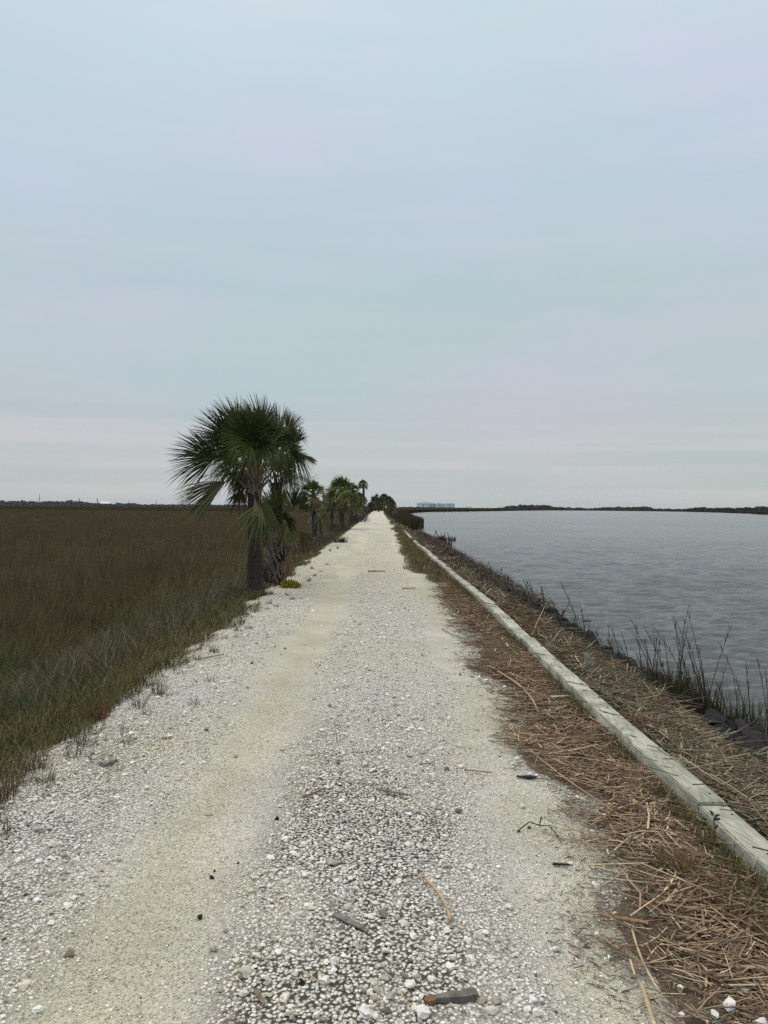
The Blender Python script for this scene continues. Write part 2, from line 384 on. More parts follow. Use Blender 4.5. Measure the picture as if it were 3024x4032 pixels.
# ------------------------------------------------------------------ path
def path_material():
    m = bpy.data.materials.new('shell_gravel'); m.use_nodes = True; t = m.node_tree
    b = t.nodes['Principled BSDF']; b.inputs['Roughness'].default_value = .95; b.inputs['Specular IOR Level'].default_value = .15
    L = t.links.new
    a = N(t, 'ShaderNodeAttribute', attribute_name='Col')       # fines / soil colour
    k = N(t, 'ShaderNodeAttribute', attribute_name='Loose')
    tcn = N(t, 'ShaderNodeTexCoord')
    wn = N(t, 'ShaderNodeTexNoise'); wn.inputs['Scale'].default_value = 55; wn.inputs['Detail'].default_value = 3
    L(tcn.outputs['Object'], wn.inputs['Vector'])
    wv = N(t, 'ShaderNodeVectorMath', operation='MULTIPLY_ADD'); wv.inputs[1].default_value = (.014, .014, 0)
    L(wn.outputs['Color'], wv.inputs[0]); L(tcn.outputs['Object'], wv.inputs[2])
    def vor(scale):
        v = N(t, 'ShaderNodeTexVoronoi', voronoi_dimensions='2D'); v.inputs['Scale'].default_value = scale
        L(wv.outputs[0], v.inputs['Vector']); return v
    v1 = vor(62); v2 = vor(150)
    sp = N(t, 'ShaderNodeSeparateColor'); L(v1.outputs['Color'], sp.inputs[0])
    sp2 = N(t, 'ShaderNodeSeparateColor'); L(v2.outputs['Color'], sp2.inputs[0])
    # a cell is a stone if its random value is below the local looseness
    lt = N(t, 'ShaderNodeMath', operation='LESS_THAN'); L(sp.outputs[0], lt.inputs[0])
    ks = N(t, 'ShaderNodeMath', operation='MULTIPLY_ADD'); ks.inputs[1].default_value = .85; ks.inputs[2].default_value = .06
    L(k.outputs['Fac'], ks.inputs[0]); L(ks.outputs[0], lt.inputs[1])
    dm = N(t, 'ShaderNodeMapRange'); dm.inputs['From Min'].default_value = .30; dm.inputs['From Max'].default_value = .62
    dm.inputs['To Min'].default_value = 1; dm.inputs['To Max'].default_value = 0; L(v1.outputs['Distance'], dm.inputs[0])
    st = N(t, 'ShaderNodeMath', operation='MULTIPLY'); L(lt.outputs[0], st.inputs[0]); L(dm.outputs[0], st.inputs[1])
    scol = N(t, 'ShaderNodeValToRGB'); scol.color_ramp.elements[0].color = (.40, .39, .34, 1); scol.color_ramp.elements[1].color = (.80, .79, .76, 1)
    L(sp.outputs[1], scol.inputs[0])
    # grit over the fines
    g = N(t, 'ShaderNodeMapRange'); g.inputs['To Min'].default_value = .62; g.inputs['To Max'].default_value = 1.18; L(sp2.outputs[0], g.inputs[0])
    gn = N(t, 'ShaderNodeTexNoise'); gn.inputs['Scale'].default_value = 300; gn.inputs['Detail'].default_value = 4; L(tcn.outputs['Object'], gn.inputs['Vector'])
    gm = N(t, 'ShaderNodeMapRange'); gm.inputs['From Min'].default_value = .3; gm.inputs['From Max'].default_value = .7
    gm.inputs['To Min'].default_value = .72; gm.inputs['To Max'].default_value = 1.15; L(gn.outputs['Fac'], gm.inputs[0])
    mu = N(t, 'ShaderNodeMath', operation='MULTIPLY'); L(g.outputs[0], mu.inputs[0]); L(gm.outputs[0], mu.inputs[1])
    fc = N(t, 'ShaderNodeVectorMath', operation='SCALE'); L(a.outputs['Color'], fc.inputs[0]); L(mu.outputs[0], fc.inputs['Scale'])
    mx = N(t, 'ShaderNodeMix', data_type='RGBA'); L(st.outputs[0], mx.inputs['Factor']); L(fc.outputs[0], mx.inputs['A']); L(scol.outputs[0], mx.inputs['B'])
    L(mx.outputs['Result'], b.inputs['Base Color'])
    hh = N(t, 'ShaderNodeMath', operation='MULTIPLY_ADD'); hh.inputs[1].default_value = .25; L(mu.outputs[0], hh.inputs[0]); L(st.outputs[0], hh.inputs[2])
    bb = N(t, 'ShaderNodeBump'); bb.inputs['Strength'].default_value = .9; bb.inputs['Distance'].default_value = .008
    L(hh.outputs[0], bb.inputs['Height']); L(bb.outputs[0], b.inputs['Normal'])
    return m
py_ = [-3.0]; 
while py_[-1] < 310: py_.append(py_[-1]+(.1 if py_[-1] < 1.8 else max(.022, .006*py_[-1])))
py_ = np.array(py_); u = np.linspace(0, 1, 230)
YY = np.repeat(py_[:, None], len(u), 1); a0 = eL(py_)-.5; a1 = eR(py_)+.35
XX = a0[:, None]+(a1-a0)[:, None]*u[None]
ZZ = PZ(XX, YY); ZZ[:, 0] -= .15; ZZ[:, -1] -= .1
loose, soilm = zone(XX, YY); edge = sstep(-.05, .3, eL(YY)-XX+(fbm(XX*4, YY*4, 64)-.5)*.3)[..., None]
tl = np.clip(1-(np.abs(XX-S(YY)+.92+(fbm(XX*1.5, YY*1.1, 68)-.5)*.35)/.5), 0, 1); tl = np.maximum(tl, .9*np.clip(1-np.abs(XX-.78)/.3, 0, 1)*sstep(.42, .6, fbm(XX*1.5, YY*.9, 69)))
fin = np.stack([.475+0*XX, .465+0*XX, .36+0*XX], -1); lil = np.array([.54, .52, .485])
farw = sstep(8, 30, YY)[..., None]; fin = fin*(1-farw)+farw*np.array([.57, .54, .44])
n = fbm(XX*1.1, YY*.7, 61)[..., None]; mixl = np.clip((1-tl)[..., None]*1.3*(n*1.5-.1), 0, 1)*sstep(22, 8, YY)[..., None]
fin = fin*(1-mixl)+lil*mixl
soilc = np.array([.085, .075, .06])
smk = np.clip(soilm*1.4+.13*loose*(1-sstep(5, 11, YY)), 0, 1)[..., None]
fin = fin*(1-smk)+soilc*smk
fin = fin*(.80+.40*fbm(XX*2.5, YY*2.5, 63)[..., None])*(1-.16*sstep(.5, .68, fbm(XX*1.3, YY*.35, 67))[..., None]*sstep(6, 16, YY)[..., None])
fin = fin*(1-edge)+edge*np.array([.07, .062, .04]); rs = (sstep(-.02, .3, XX-eR(YY)+(fbm(XX*3, YY*2.2, 66)-.5)*.35+(fbm(XX*14, YY*10, 65)-.5)*.5)*.85)[..., None]; fin = fin*(1-rs)+rs*np.array([.115, .095, .062])
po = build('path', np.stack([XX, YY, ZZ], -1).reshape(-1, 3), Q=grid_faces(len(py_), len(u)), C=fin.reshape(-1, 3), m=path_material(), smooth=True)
la = po.data.attributes.new('Loose', 'FLOAT', 'POINT'); la.data.foreach_set('value', (loose*(1-rs[..., 0]*.8)*(1-edge[..., 0]*.8)).ravel().astype(np.float32))
tag(po, kind='structure')

# loose gravel as real stones
acc = Acc()
def scatter(y0, y1, dens, x0f=None, x1f=None, grow=0):
    ar = 0
    n = int(dens*(y1-y0)*4.2); y = RG.uniform(y0, y1, n)
    lo_ = eL(y)-.42; hi_ = eR(y)+.4
    x = lo_+(hi_-lo_)*RG.uniform(0, 1, n); return x, y
def stone_col(x, y, n):
    b = RG.uniform(0, 1, (n, 1))
    warm = np.array([.84, .80, .65]); lilac = np.array([.86, .83, .81]); dark = np.array([.28, .25, .21])
    xs = x-S(y); k = (np.clip(fbm(x*1.3, y*.8, 71)*1.6-.35, 0, 1)*np.clip(np.abs(xs+.9)*1.6, 0, 1))[:, None]
    c = warm*(1-k)+lilac*k; c = c*(.42+.76*b)
    k2 = sstep(8, 20, y)[:, None]; c = c*(1-k2)+k2*warm*(.72+.3*b); dk = RG.random(n) < .05; c[dk] = dark*(.5+b[dk]*.8); return np.clip(c, 0, .88)
for (y0, y1, dens, rlo, rhi, sub) in [(1.5, 3.6, 7000, .0035, .0125, 1), (3.6, 6, 5400, .004, .012, 1), (6, 11, 2300, .0055, .0125, 1), (11, 22, 700, .008, .0155, 1), (22, 45, 110, .013, .022, 1)]:
    x, y = scatter(y0, y1, dens); lo_, so = zone(x, y); n = len(x)
    keep = RG.random(n) < np.clip(lo_*.95+.05, 0, 1)*(1-.85*sstep(-.02, .35, x-eR(y)))*(1-.75*sstep(.0, .4, eL(y)-x))*(1-.78*so)*(1-.3*(y < 4))
    x = x[keep]; y = y[keep]; so = so[keep]; lo2 = lo_[keep]; n = len(x)
    r = rlo+(rhi-rlo)*RG.random(n)**3.2; r = r*(.74+.46*so)*np.where(lo2 < .5, .6, 1)
    pos = np.stack([x, y, PZ(x, y)], 1)
    stones(acc, pos, r, stone_col(x, y, n), sub=sub, nvar=10)
# fine grit in the wheel tracks
x, y = scatter(1.8, 7, 3800); lo_, so = zone(x, y); keep = (RG.random(len(x)) < (1-lo_)*.9+.15) & (x < eR(y)); x = x[keep]; y = y[keep]; n = len(x)
stones(acc, np.stack([x, y, PZ(x, y)], 1), RG.uniform(.0018, .0045, n), stone_col(x, y, n)*.92, sub=1, nvar=6)
# larger scattered stones
x, y = scatter(1.8, 14, 45); lo_, so = zone(x, y); keep = (RG.random(len(x)) < lo_*.6+so*.6+.05); x = x[keep]; y = y[keep]; n = len(x)
stones(acc, np.stack([x, y, PZ(x, y)], 1), RG.uniform(.012, .021, n), np.clip(stone_col(x, y, n)*1.1, 0, .85), sub=2, nvar=14)
tag(acc.build('gravel', M['stone']), kind='stuff')
print('gravel verts', acc.n)

# ------------------------------------------------------------------ marsh grass on the left
acc = Acc()
def gcol(x, y, n):
    b = RG.uniform(.4, 1.6, (n, 1))
    br = np.array([.086, .073, .041]); ol = np.array([.108, .112, .045]); gr = np.array([.040, .112, .042]); stw = np.array([.23, .20, .14])
    tl = eL(y)-x
    kn = np.clip(sstep(5.5, .8, tl)+.9*(fbm(x*.25, y*.12, 88)-.45)*sstep(60, 20, y), 0, 1)[:, None]*.85
    c = br*(1-kn)+ol*kn
    # green patches of shrubby plants
    g = 0
    for (gx_, gy_, rx_, ry_) in [(-4.1, 13.4, 1.0, 2.6), (-3.3, 6.9, .8, 1.2), (-4.0, 18.8, .9, 3.0), (-5.6, 10.5, 1.2, 1.0), (-4.6, 8.4, .5, .6), (-3.4, 9.6, .4, .8)]:
        g = np.maximum(g, np.exp(-((x-gx_)/rx_)**2-((y-gy_)/ry_)**2))
    g = sstep(.38, .62, g*.75+.5*fbm(x*1.3, y*.9, 81)-.12)
    g = np.clip(g, 0, 1)[:, None]; c = c*(1-g)+gr*g
    s = (RG.random(n) < .26*(1-g[:, 0])*sstep(60, 8, y)*sstep(.42, .66, fbm(x*1.1, y*.7, 89))+.02)[:, None]; c = np.where(s, stw, c)
    c = c*(.5+1.05*(.5*fbm(x*.15, y*.05, 83)+.5*fbm(x*.9, y*.5, 84))[:, None])
    return c*b**1.3*1.20, g[:, 0]
for (y0, y1, dens, wd, sg) in [(.8, 8, 2600, .0040, 3), (8, 16, 1500, .006, 2), (16, 35, 480, .010, 2), (35, 80, 130, .019, 2), (80, 210, 26, .045, 2)]:
    A = (y1-y0)*(.62*(y1+y0)/2+2.5)
    n = int(A*dens); y = np.sqrt(RG.uniform((y0+3)**2, (y1+3)**2, n))-3
    xl = -.62*y-5.0; xr = eL(y)+.04; x = xl+(xr-xl)*RG.random(n)
    tl = eL(y)-x; clump = fbm(x*1.4, y*1.1, 85)
    keep = RG.random(n) < (.35+1.1*clump); x = x[keep]; y = y[keep]; tl = tl[keep]; clump = clump[keep]; n = len(x)
    c, g = gcol(x, y, n)
    h = (.13+.38*sstep(.1, 1.6, tl)+.25*sstep(1.8, 3.5, tl))*RG.uniform(.4, 1.25, n)*(.45+1.1*clump)*(1+.7*(fbm(x*.8, y*.5, 86)-.5))
    h = h*(1+.0*g)
    z = GZ(x, y)
    V, T, C = blades(np.stack([x, y, z], 1), h, wd*RG.uniform(.5, 1.4, n), RG.uniform(0, 2*np.pi, n)+.0, RG.uniform(.05, .9, n)*(1-.55*sstep(2, 6, tl)), c, segs=sg, tipc=np.array([.13, .105, .06]))
    acc.add(V, T, C)
tag(acc.build('marsh_grass', M['grass']), kind='stuff')
print('marsh verts', acc.n)
acc2 = Acc(); n = 52000; y = 1.2+RG.random(n)**1.6*26; tl = -.25+RG.random(n)**1.1*1.15; x = eL(y)-tl
k_ = fbm(x*2.2, y*2.2, 87) > .34+.24*sstep(.25, -.25, tl); x = x[k_]; y = y[k_]; tl = tl[k_]; n = len(x)
c = np.array([(.10, .105, .04), (.13, .11, .05), (.07, .085, .035), (.19, .16, .10)])[RG.integers(0, 4, n)]*RG.uniform(.5, 1.35, (n, 1))
V, T, C = blades(np.stack([x, y, GZ(x, y)-.01], 1), RG.uniform(.05, .24, n)*(.45+1.0*sstep(-.1, .6, tl)), (.0032+.0003*y)*RG.uniform(.6, 1.3, n), RG.uniform(0, 6.28, n), RG.uniform(.2, 1.1, n), c, segs=3); acc2.add(V, T, C)
tag(acc2.build('edge_grass', M['grass']), kind='stuff')
# grey leafless stems of the scrub between path and marsh
acc = Acc(); n = 6500
y = 2+RG.random(n)**1.2*17; x = eL(y)-.4-RG.random(n)*3.4
keep = fbm(x*.9, y*.6, 91) > .5; x = x[keep]; y = y[keep]; n = len(x)
pos = np.stack([x, y, H(x, y)+.18], 1); c = np.array([.19, .165, .12])*RG.uniform(.3, 1.2, (n, 1))
sticks(acc, pos+np.array([0, 0, .12]), RG.uniform(.3, .6, n), np.full(n, .0024), RG.uniform(0, 6.28, n), RG.uniform(.6, 1.5, n), c, bend=.14, st=4)
tag(acc.build('dry_stems', M['reed']), kind='stuff')

# ------------------------------------------------------------------ water
WZ = -.95
def water_material():
    m = bpy.data.materials.new('bay_water'); m.use_nodes = True; t = m.node_tree; b = t.nodes['Principled BSDF']
    b.inputs['Base Color'].default_value = (.068, .076, .076, 1); b.inputs['Roughness'].default_value = .1; b.inputs['IOR'].default_value = 1.33
    L = t.links.new; tcn = N(t, 'ShaderNodeTexCoord')
    def layer(sc_, sx, det):
        mp = N(t, 'ShaderNodeMapping'); mp.inputs['Scale'].default_value = (sx, 1, 1); mp.inputs['Rotation'].default_value = (0, 0, R(14))
        L(tcn.outputs['Object'], mp.inputs[0])
        n = N(t, 'ShaderNodeTexNoise'); n.inputs['Scale'].default_value = sc_; n.inputs['Detail'].default_value = det; n.inputs['Roughness'].default_value = .55
        L(mp.outputs[0], n.inputs['Vector']); return n
    a = layer(8.5, .45, 6); c = layer(2.4, .35, 4)
    ad = N(t, 'ShaderNodeMath', operation='MULTIPLY_ADD'); ad.inputs[1].default_value = 2.2
    L(c.outputs['Fac'], ad.inputs[0]); L(a.outputs['Fac'], ad.inputs[2])
    bp = N(t, 'ShaderNodeBump'); bp.inputs['Strength'].default_value = 1; bp.inputs['Distance'].default_value = .065
    L(ad.outputs[0], bp.inputs['Height']); L(bp.outputs[0], b.inputs['Normal'])
    # wind patches roughen parts of the water
    p = layer(.03, .35, 3); mr = N(t, 'ShaderNodeMapRange'); mr.inputs['From Min'].default_value = .35; mr.inputs['From Max'].default_value = .65
    mr.inputs['To Min'].default_value = .08; mr.inputs['To Max'].default_value = .15; L(p.outputs['Fac'], mr.inputs[0]); L(mr.outputs[0], b.inputs['Roughness'])
    return m
rr = [4.0]
while rr[-1] < 1500: rr.append(rr[-1]*1.0052)
rr = np.array(rr); th = np.concatenate([np.linspace(0, R(38), 300), np.linspace(R(38), R(115), 90)[1:]])
RR, TH = np.meshgrid(rr, th, indexing='ij'); cx, cy = 1.5, -3.0
X = cx+RR*np.sin(TH); Y = cy+RR*np.cos(TH); Z = np.zeros_like(X); near = np.exp(-RR/140.)
wr = np.random.default_rng(3)
for i in range(54):
    lam = 10**wr.uniform(math.log10(.12), math.log10(.95)); a = wr.normal(math.radians(255), .5); k = 2*np.pi/lam
    px_ = X+.25*np.sin(Y*.7+i); ph = k*(px_*np.cos(a)+Y*np.sin(a))+wr.uniform(0, 6.28)
    am = .0172*lam**.88*(.55+.9*vn(X*.35/lam**.5, Y*.35/lam**.5, 100+i))
    s_ = np.sin(ph); Z += am*(s_+.25*np.cos(2*ph))*np.exp(-RR*.004/lam*6)
tag(build('water', np.stack([X, Y, WZ+Z], -1).reshape(-1, 3), Q=grid_faces(len(rr), len(th)), m=water_material(), smooth=True), kind='structure')

# marsh land round the far side of the water
shore = [(3.3, 86), (4.0, 89), (4.5, 94), (4.7, 101), (4.5, 120), (4.4, 160), (5.5, 230), (8.7, 319), (16, 388), (25, 445), (37, 475), (74, 584), (140, 790), (222, 1006), (262, 1040), (304, 1034), (329, 956), (340, 870), (300, 690), (250, 520), (213, 425), (225, 250), (300, 60), (420, -40)]
pts = []
for i in range(len(shore)-1):
    a = np.array(shore[i], float); b = np.array(shore[i+1], float); L_ = np.linalg.norm(b-a); k = max(2, int(L_/4))
    for j in range(k):
        p = a+(b-a)*j/k; pts.append(tuple(p+RG.normal(0, min(1.2, .02*L_), 2)*(0 if j == 0 else 1)))
pts.append(shore[-1]); inner = pts
outer = [(6000, -40), (6000, 8000), (-20, 8000), (-18, 2000), (-1, 300), (.6, 185), (1.6, 110), (2.6, 86)]
poly = [Vector((p[0], p[1], 0)) for p in inner+outer]
tri = geometry.tessellate_polygon([poly])
nP = len(poly); base = np.array([[p.x, p.y, 0] for p in poly])
top = base.copy(); dist = np.hypot(base[:, 0], base[:, 1]); tz = -.75+1.1*sstep(110, 380, dist)+RG.normal(0, .08, nP); top[:, 2] = tz
top[len(inner):, 2] = .3; top[-5:, 2] = [-.2, -.2, -.3, -.4, -.5]; bot = base.copy(); bot[:, 2] = -1.6
V = np.vstack([top, bot]); T = [tuple(t) for t in tri]
for i in range(nP-1): T += [(i, i+1, nP+i+1), (i, nP+i+1, nP+i)]
C = np.vstack([np.array([.036, .029, .019])*RG.uniform(.8, 1.2, (nP, 1)), np.tile([.02, .018, .014], (nP, 1))])
tag(build('marsh_bank', V, T=T, C=C, m=mat('far_marsh', attr=True, rough=1, spec=0, noise=(.08, (.6, .62, .6), .8))), kind='structure')
# cordgrass along that shore and on the near tongue
acc = Acc()
bp_ = []; 
for i in range(len(inner)-1):
    a = np.array(inner[i]); b = np.array(inner[i+1]); L_ = np.linalg.norm(b-a); d0 = np.hypot(*a)
    n = int(L_*(60 if d0 < 130 else 12 if d0 < 330 else 2.2)); t = RG.random((n, 1)); p = a+(b-a)*t
    nrm_ = np.array([-(b-a)[1], (b-a)[0]])/L_; p = p+nrm_*(RG.random((n, 1))*(.8+d0*.006)-.1); bp_.append(np.hstack([p, np.full((n, 1), WZ-.02)]))
bp_ = np.vstack(bp_); d0 = np.hypot(bp_[:, 0], bp_[:, 1]); n = len(bp_)
hh = RG.uniform(.95, 1.45, n)*(1+.15*sstep(200, 500, d0)); c = np.array([.058, .048, .030])*RG.uniform(.5, 1.4, (n, 1))
V, T, C = blades(bp_, hh, .02+.0012*d0, RG.uniform(0, 6.28, n), RG.uniform(0, .3, n), c, segs=2); acc.add(V, T, C)
n = 16000; y = RG.uniform(84, 230, n); x0_ = 1.9+S(y); x1_ = np.interp(y, [84, 89, 94, 101, 120, 160, 230], [2.6, 3.7, 4.3, 4.6, 4.4, 4.3, 5.4]); x = x0_+(x1_-x0_)*RG.random(n)
c = np.array([.062, .055, .032])*RG.uniform(.5, 1.5, (n, 1))
V, T, C = blades(np.stack([x, y, np.full(n, WZ)], 1), RG.uniform(1.0, 1.5, n)*(.55+.45*sstep(x0_-.3, x0_+1.8, x)), .02+.0004*y, RG.uniform(0, 6.28, n), RG.uniform(0, .3, n), c, segs=2); acc.add(V, T, C)
tag(acc.build('cordgrass', M['grass']), kind='stuff')

# ------------------------------------------------------------------ dead reeds (wrack) both sides of the timbers
def reedcol(n, kind):
    pal = {'red': [(.32, .22, .15), (.42, .32, .21), (.23, .15, .105), (.58, .48, .33), (.13, .092, .065)],
           'bank': [(.34, .31, .22), (.25, .225, .155), (.24, .17, .12), (.48, .43, .31), (.11, .095, .065)]}[kind]
    c = np.array(pal)[RG.integers(0, 5, n)]; return c*RG.uniform(.55, 1.15, (n, 1))
acc = Acc()
for (y0, y1, dens, rad, lm) in [(1.8, 5, 2500, .0028, .075), (1.8, 5, 330, .0040, .22), (5, 9, 1500, .0034, .09), (5, 9, 240, .0046, .28), (9, 18, 620, .0045, .14), (18, 45, 150, .0065, .2), (45, 120, 20, .012, .35)]:
    n = int(dens*(y1-y0)*.95); y = RG.uniform(y0, y1, n); e = eR(y); x1_ = 1.62+S(y); x = e-.12+(x1_-e+.14)*RG.random(n)**.85
    k = sstep(-.02, .28, x-e+(fbm(x*2.3, y*1.7, 121)-.5)*.75); k = k*(.25+.75*sstep(.38, .58, fbm(x*3.1, y*2.3, 123)+.35*sstep(.15, .5, x-e)-.12*sstep(3.6, 2.6, y))); keep = RG.random(n) < k; x = x[keep]; y = y[keep]; n = len(x)
    L_ = lm*np.exp(RG.normal(0, .6, n)); z = np.maximum(H(x, y), PZ(x, y))+.004+RG.random(n)**2*.03
    az = RG.normal(-.25, .95, n)+(fbm(x*3, y*3, 122)-.5)*2
    sticks(acc, np.stack([x, y, z], 1), L_, rad*RG.uniform(.5, 1.5, n), az, RG.normal(0, .07, n), reedcol(n, 'red'), bend=.05, flat=.6)
tag(acc.build('reed_litter', M['reed']), kind='stuff')
# finer brown crumbs between them
acc = Acc(); n = 26000; y = 1.8+RG.random(n)**1.4*12; e = eR(y); x = e-.22+(1.62-e+.2)*RG.random(n)
keep = RG.random(n) < sstep(-.2, .25, x-e+(fbm(x*3, y*2.2, 66)-.5)*.4); x = x[keep]; y = y[keep]; n = len(x)
cc = np.where(RG.random((n, 1)) < .4, np.array([[.26, .27, .20]]), np.array([[.27, .17, .12]]))*RG.uniform(.4, 1.1, (n, 1))
sticks(acc, np.stack([x, y, np.maximum(H(x, y), PZ(x, y))+.003+RG.random(n)*.006], 1), RG.uniform(.01, .045, n), RG.uniform(.001, .0028, n), RG.uniform(0, 6.28, n), RG.normal(0, .15, n), cc, st=2)
tag(acc.build('plant_litter', M['reed']), kind='stuff')
acc = Acc()
for (y0, y1, dens, rad, lm) in [(2.2, 6, 2100, .0034, .19), (6, 11, 1200, .0042, .21), (11, 22, 420, .0065, .22), (22, 60, 90, .010, .3), (60, 120, 18, .014, .4)]:
    n = int(dens*(y1-y0)*1.7); y = RG.uniform(y0, y1, n); x = 1.82+S(y)+RG.random(n)**1.05*1.75
    k = sstep(3.18, 2.75, x-S(y)+(fbm(x*2, y*.8, 131)-.5)*.9); keep = RG.random(n) < k; x = x[keep]; y = y[keep]; n = len(x)
    L_ = lm*np.exp(RG.normal(0, .55, n)); z = H(x, y)+.01+RG.random(n)**1.5*.10
    az = RG.normal(-.55, .8, n); c = reedcol(n, 'bank'); rd = (fbm(x*1.6, y*1.1, 133) > .60); c[rd] = c[rd]*np.array([.95, .80, .74])
    sticks(acc, np.stack([x, y, z], 1), L_, rad*RG.uniform(.5, 1.4, n), az, RG.normal(-.05, .22, n), c, bend=.05)
tag(acc.build('reed_wrack', M['reed']), kind='stuff')
# green and brown grass fringe along the timbers and overgrown far verge
acc = Acc()
def fringe(n, yf, xf, h0, h1, wd, cols, lean=.8):
    y = yf(n); x = xf(y, n); c = np.array(cols)[RG.integers(0, len(cols), n)]*RG.uniform(.5, 1.4, (n, 1))
    V, T, C = blades(np.stack([x, y, H(x, y)+.005], 1), RG.uniform(h0, h1, n), wd*RG.uniform(.5, 1.4, n), RG.uniform(0, 6.28, n), RG.uniform(.2, lean, n), c, segs=3); acc.add(V, T, C)
gg = [(.07, .085, .04), (.10, .10, .05), (.14, .11, .06)]
def fy(n):
    y = 2.4+RG.random(n)**1.5*20; k = fbm(y*.9, y*0, 141) > .47; return y[k] if k.sum() > 10 else y
def fr2(n, *a):
    y = fy(n); n2 = len(y); fringe(n2, lambda q: y, *a)
fr2(9000, lambda y, n: 1.59+S(y)-np.abs(RG.normal(0, .07, n)), .03, .13, .0028, gg)
fr2(2500, lambda y, n: 1.86+S(y)+np.abs(RG.normal(0, .08, n)), .03, .15, .003, gg)
fringe(7000, lambda n: RG.uniform(16, 60, n), lambda y, n: eR(y)+RG.random(n)*(1.5+S(y)-eR(y)), .05, .2, .012, [(.12, .12, .06), (.20, .165, .10), (.10, .09, .05)])
fringe(8000, lambda n: RG.uniform(55, 230, n), lambda y, n: eR(y)+.1+RG.random(n)*(1.9+S(y)-eR(y)), .06, .26, .03, [(.13, .12, .07), (.18, .15, .10), (.09, .085, .05)])
fringe(5000, lambda n: RG.uniform(25, 230, n), lambda y, n: eL(y)-.1-RG.random(n)*.9, .15, .55, .02, [(.075, .072, .04), (.10, .085, .05), (.05, .055, .03)])
# brown wiry tufts in the litter near the camera
for (cx_, cy_, rr_) in [(1.38, 3.05, .16), (1.5, 2.75, .14), (1.3, 3.35, .10)]:
    n = 700; a_ = RG.uniform(0, 6.28, n); q = RG.random(n)**.6*rr_; x = cx_+q*np.cos(a_)*.8; y = cy_+q*np.sin(a_)*1.3
    c = np.array([(.20, .13, .075), (.15, .11, .06), (.09, .09, .045)])[RG.integers(0, 3, n)]*RG.uniform(.5, 1.3, (n, 1))
    V, T, C = blades(np.stack([x, y, H(x, y)+.01], 1), RG.uniform(.03, .09, n), np.full(n, .0018), RG.uniform(0, 6.28, n), RG.uniform(.5, 1.2, n), c, segs=3); acc.add(V, T, C)
tag(acc.build('verge_grass', M['grass']), kind='stuff')

# ------------------------------------------------------------------ timbers
def timber_material():
    m = bpy.data.materials.new('weathered_timber'); m.use_nodes = True; t = m.node_tree; b = t.nodes['Principled BSDF']; L = t.links.new
    b.inputs['Roughness'].default_value = .8; b.inputs['Specular IOR Level'].default_value = .25
    tcn = N(t, 'ShaderNodeTexCoord'); oi = N(t, 'ShaderNodeObjectInfo')
    ofs = N(t, 'ShaderNodeVectorMath', operation='SCALE'); ofs.inputs[0].default_value = (3.1, 7.7, 1.3); L(oi.outputs['Random'], ofs.inputs['Scale'])
    ad = N(t, 'ShaderNodeVectorMath', operation='ADD'); L(tcn.outputs['Object'], ad.inputs[0]); L(ofs.outputs[0], ad.inputs[1])
    mp = N(t, 'ShaderNodeMapping'); mp.inputs['Scale'].default_value = (1, .10, 1); L(ad.outputs[0], mp.inputs[0])
    nb = N(t, 'ShaderNodeTexNoise'); nb.inputs['Scale'].default_value = 5.5; nb.inputs['Detail'].default_value = 2; L(mp.outputs[0], nb.inputs['Vector'])
    ws = N(t, 'ShaderNodeMath', operation='MULTIPLY'); ws.inputs[1].default_value = 150; L(nb.outputs['Fac'], ws.inputs[0])
    sn = N(t, 'ShaderNodeMath', operation='SINE'); L(ws.outputs[0], sn.inputs[0])
    nf = N(t, 'ShaderNodeTexNoise'); nf.inputs['Scale'].default_value = 160; nf.inputs['Detail'].default_value = 3
    mpf = N(t, 'ShaderNodeMapping'); mpf.inputs['Scale'].default_value = (1, .03, 1); L(ad.outputs[0], mpf.inputs[0]); L(mpf.outputs[0], nf.inputs['Vector'])
    cmb = N(t, 'ShaderNodeMath', operation='MULTIPLY_ADD'); cmb.inputs[1].default_value = .10; L(sn.outputs[0], cmb.inputs[0]); L(nf.outputs['Fac'], cmb.inputs[2])
    cr = N(t, 'ShaderNodeValToRGB'); cr.color_ramp.elements[0].position = .28; cr.color_ramp.elements[1].position = .62
    cr.color_ramp.elements[0].color = (.24, .235, .20, 1); cr.color_ramp.elements[1].color = (.45, .45, .40, 1); L(cmb.outputs[0], cr.inputs[0])
    st = N(t, 'ShaderNodeTexNoise'); st.inputs['Scale'].default_value = 3.0; st.inputs['Detail'].default_value = 5; L(ad.outputs[0], st.inputs['Vector'])
    sr = N(t, 'ShaderNodeValToRGB'); sr.color_ramp.elements[0].position = .35; sr.color_ramp.elements[1].position = .6
    sr.color_ramp.elements[0].color = (.66, .68, .62, 1); sr.color_ramp.elements[1].color = (1.05, 1.05, 1.05, 1); L(st.outputs['Fac'], sr.inputs[0])
    mx = N(t, 'ShaderNodeMix', data_type='RGBA', blend_type='MULTIPLY'); mx.inputs['Factor'].default_value = 1; L(cr.outputs[0], mx.inputs['A']); L(sr.outputs[0], mx.inputs['B'])
    # each timber weathered a little differently
    vr = N(t, 'ShaderNodeMapRange'); vr.inputs['To Min'].default_value = .86; vr.inputs['To Max'].default_value = 1.12; L(oi.outputs['Random'], vr.inputs[0])
    sc2 = N(t, 'ShaderNodeVectorMath', operation='SCALE'); L(mx.outputs['Result'], sc2.inputs[0]); L(vr.outputs[0], sc2.inputs['Scale'])
    L(sc2.outputs[0], b.inputs['Base Color'])
    bp = N(t, 'ShaderNodeBump'); bp.inputs['Strength'].default_value = .5; bp.inputs['Distance'].default_value = .004; L(cmb.outputs[0], bp.inputs['Height']); L(bp.outputs[0], b.inputs['Normal'])
    return m
M['timber'] = timber_material()
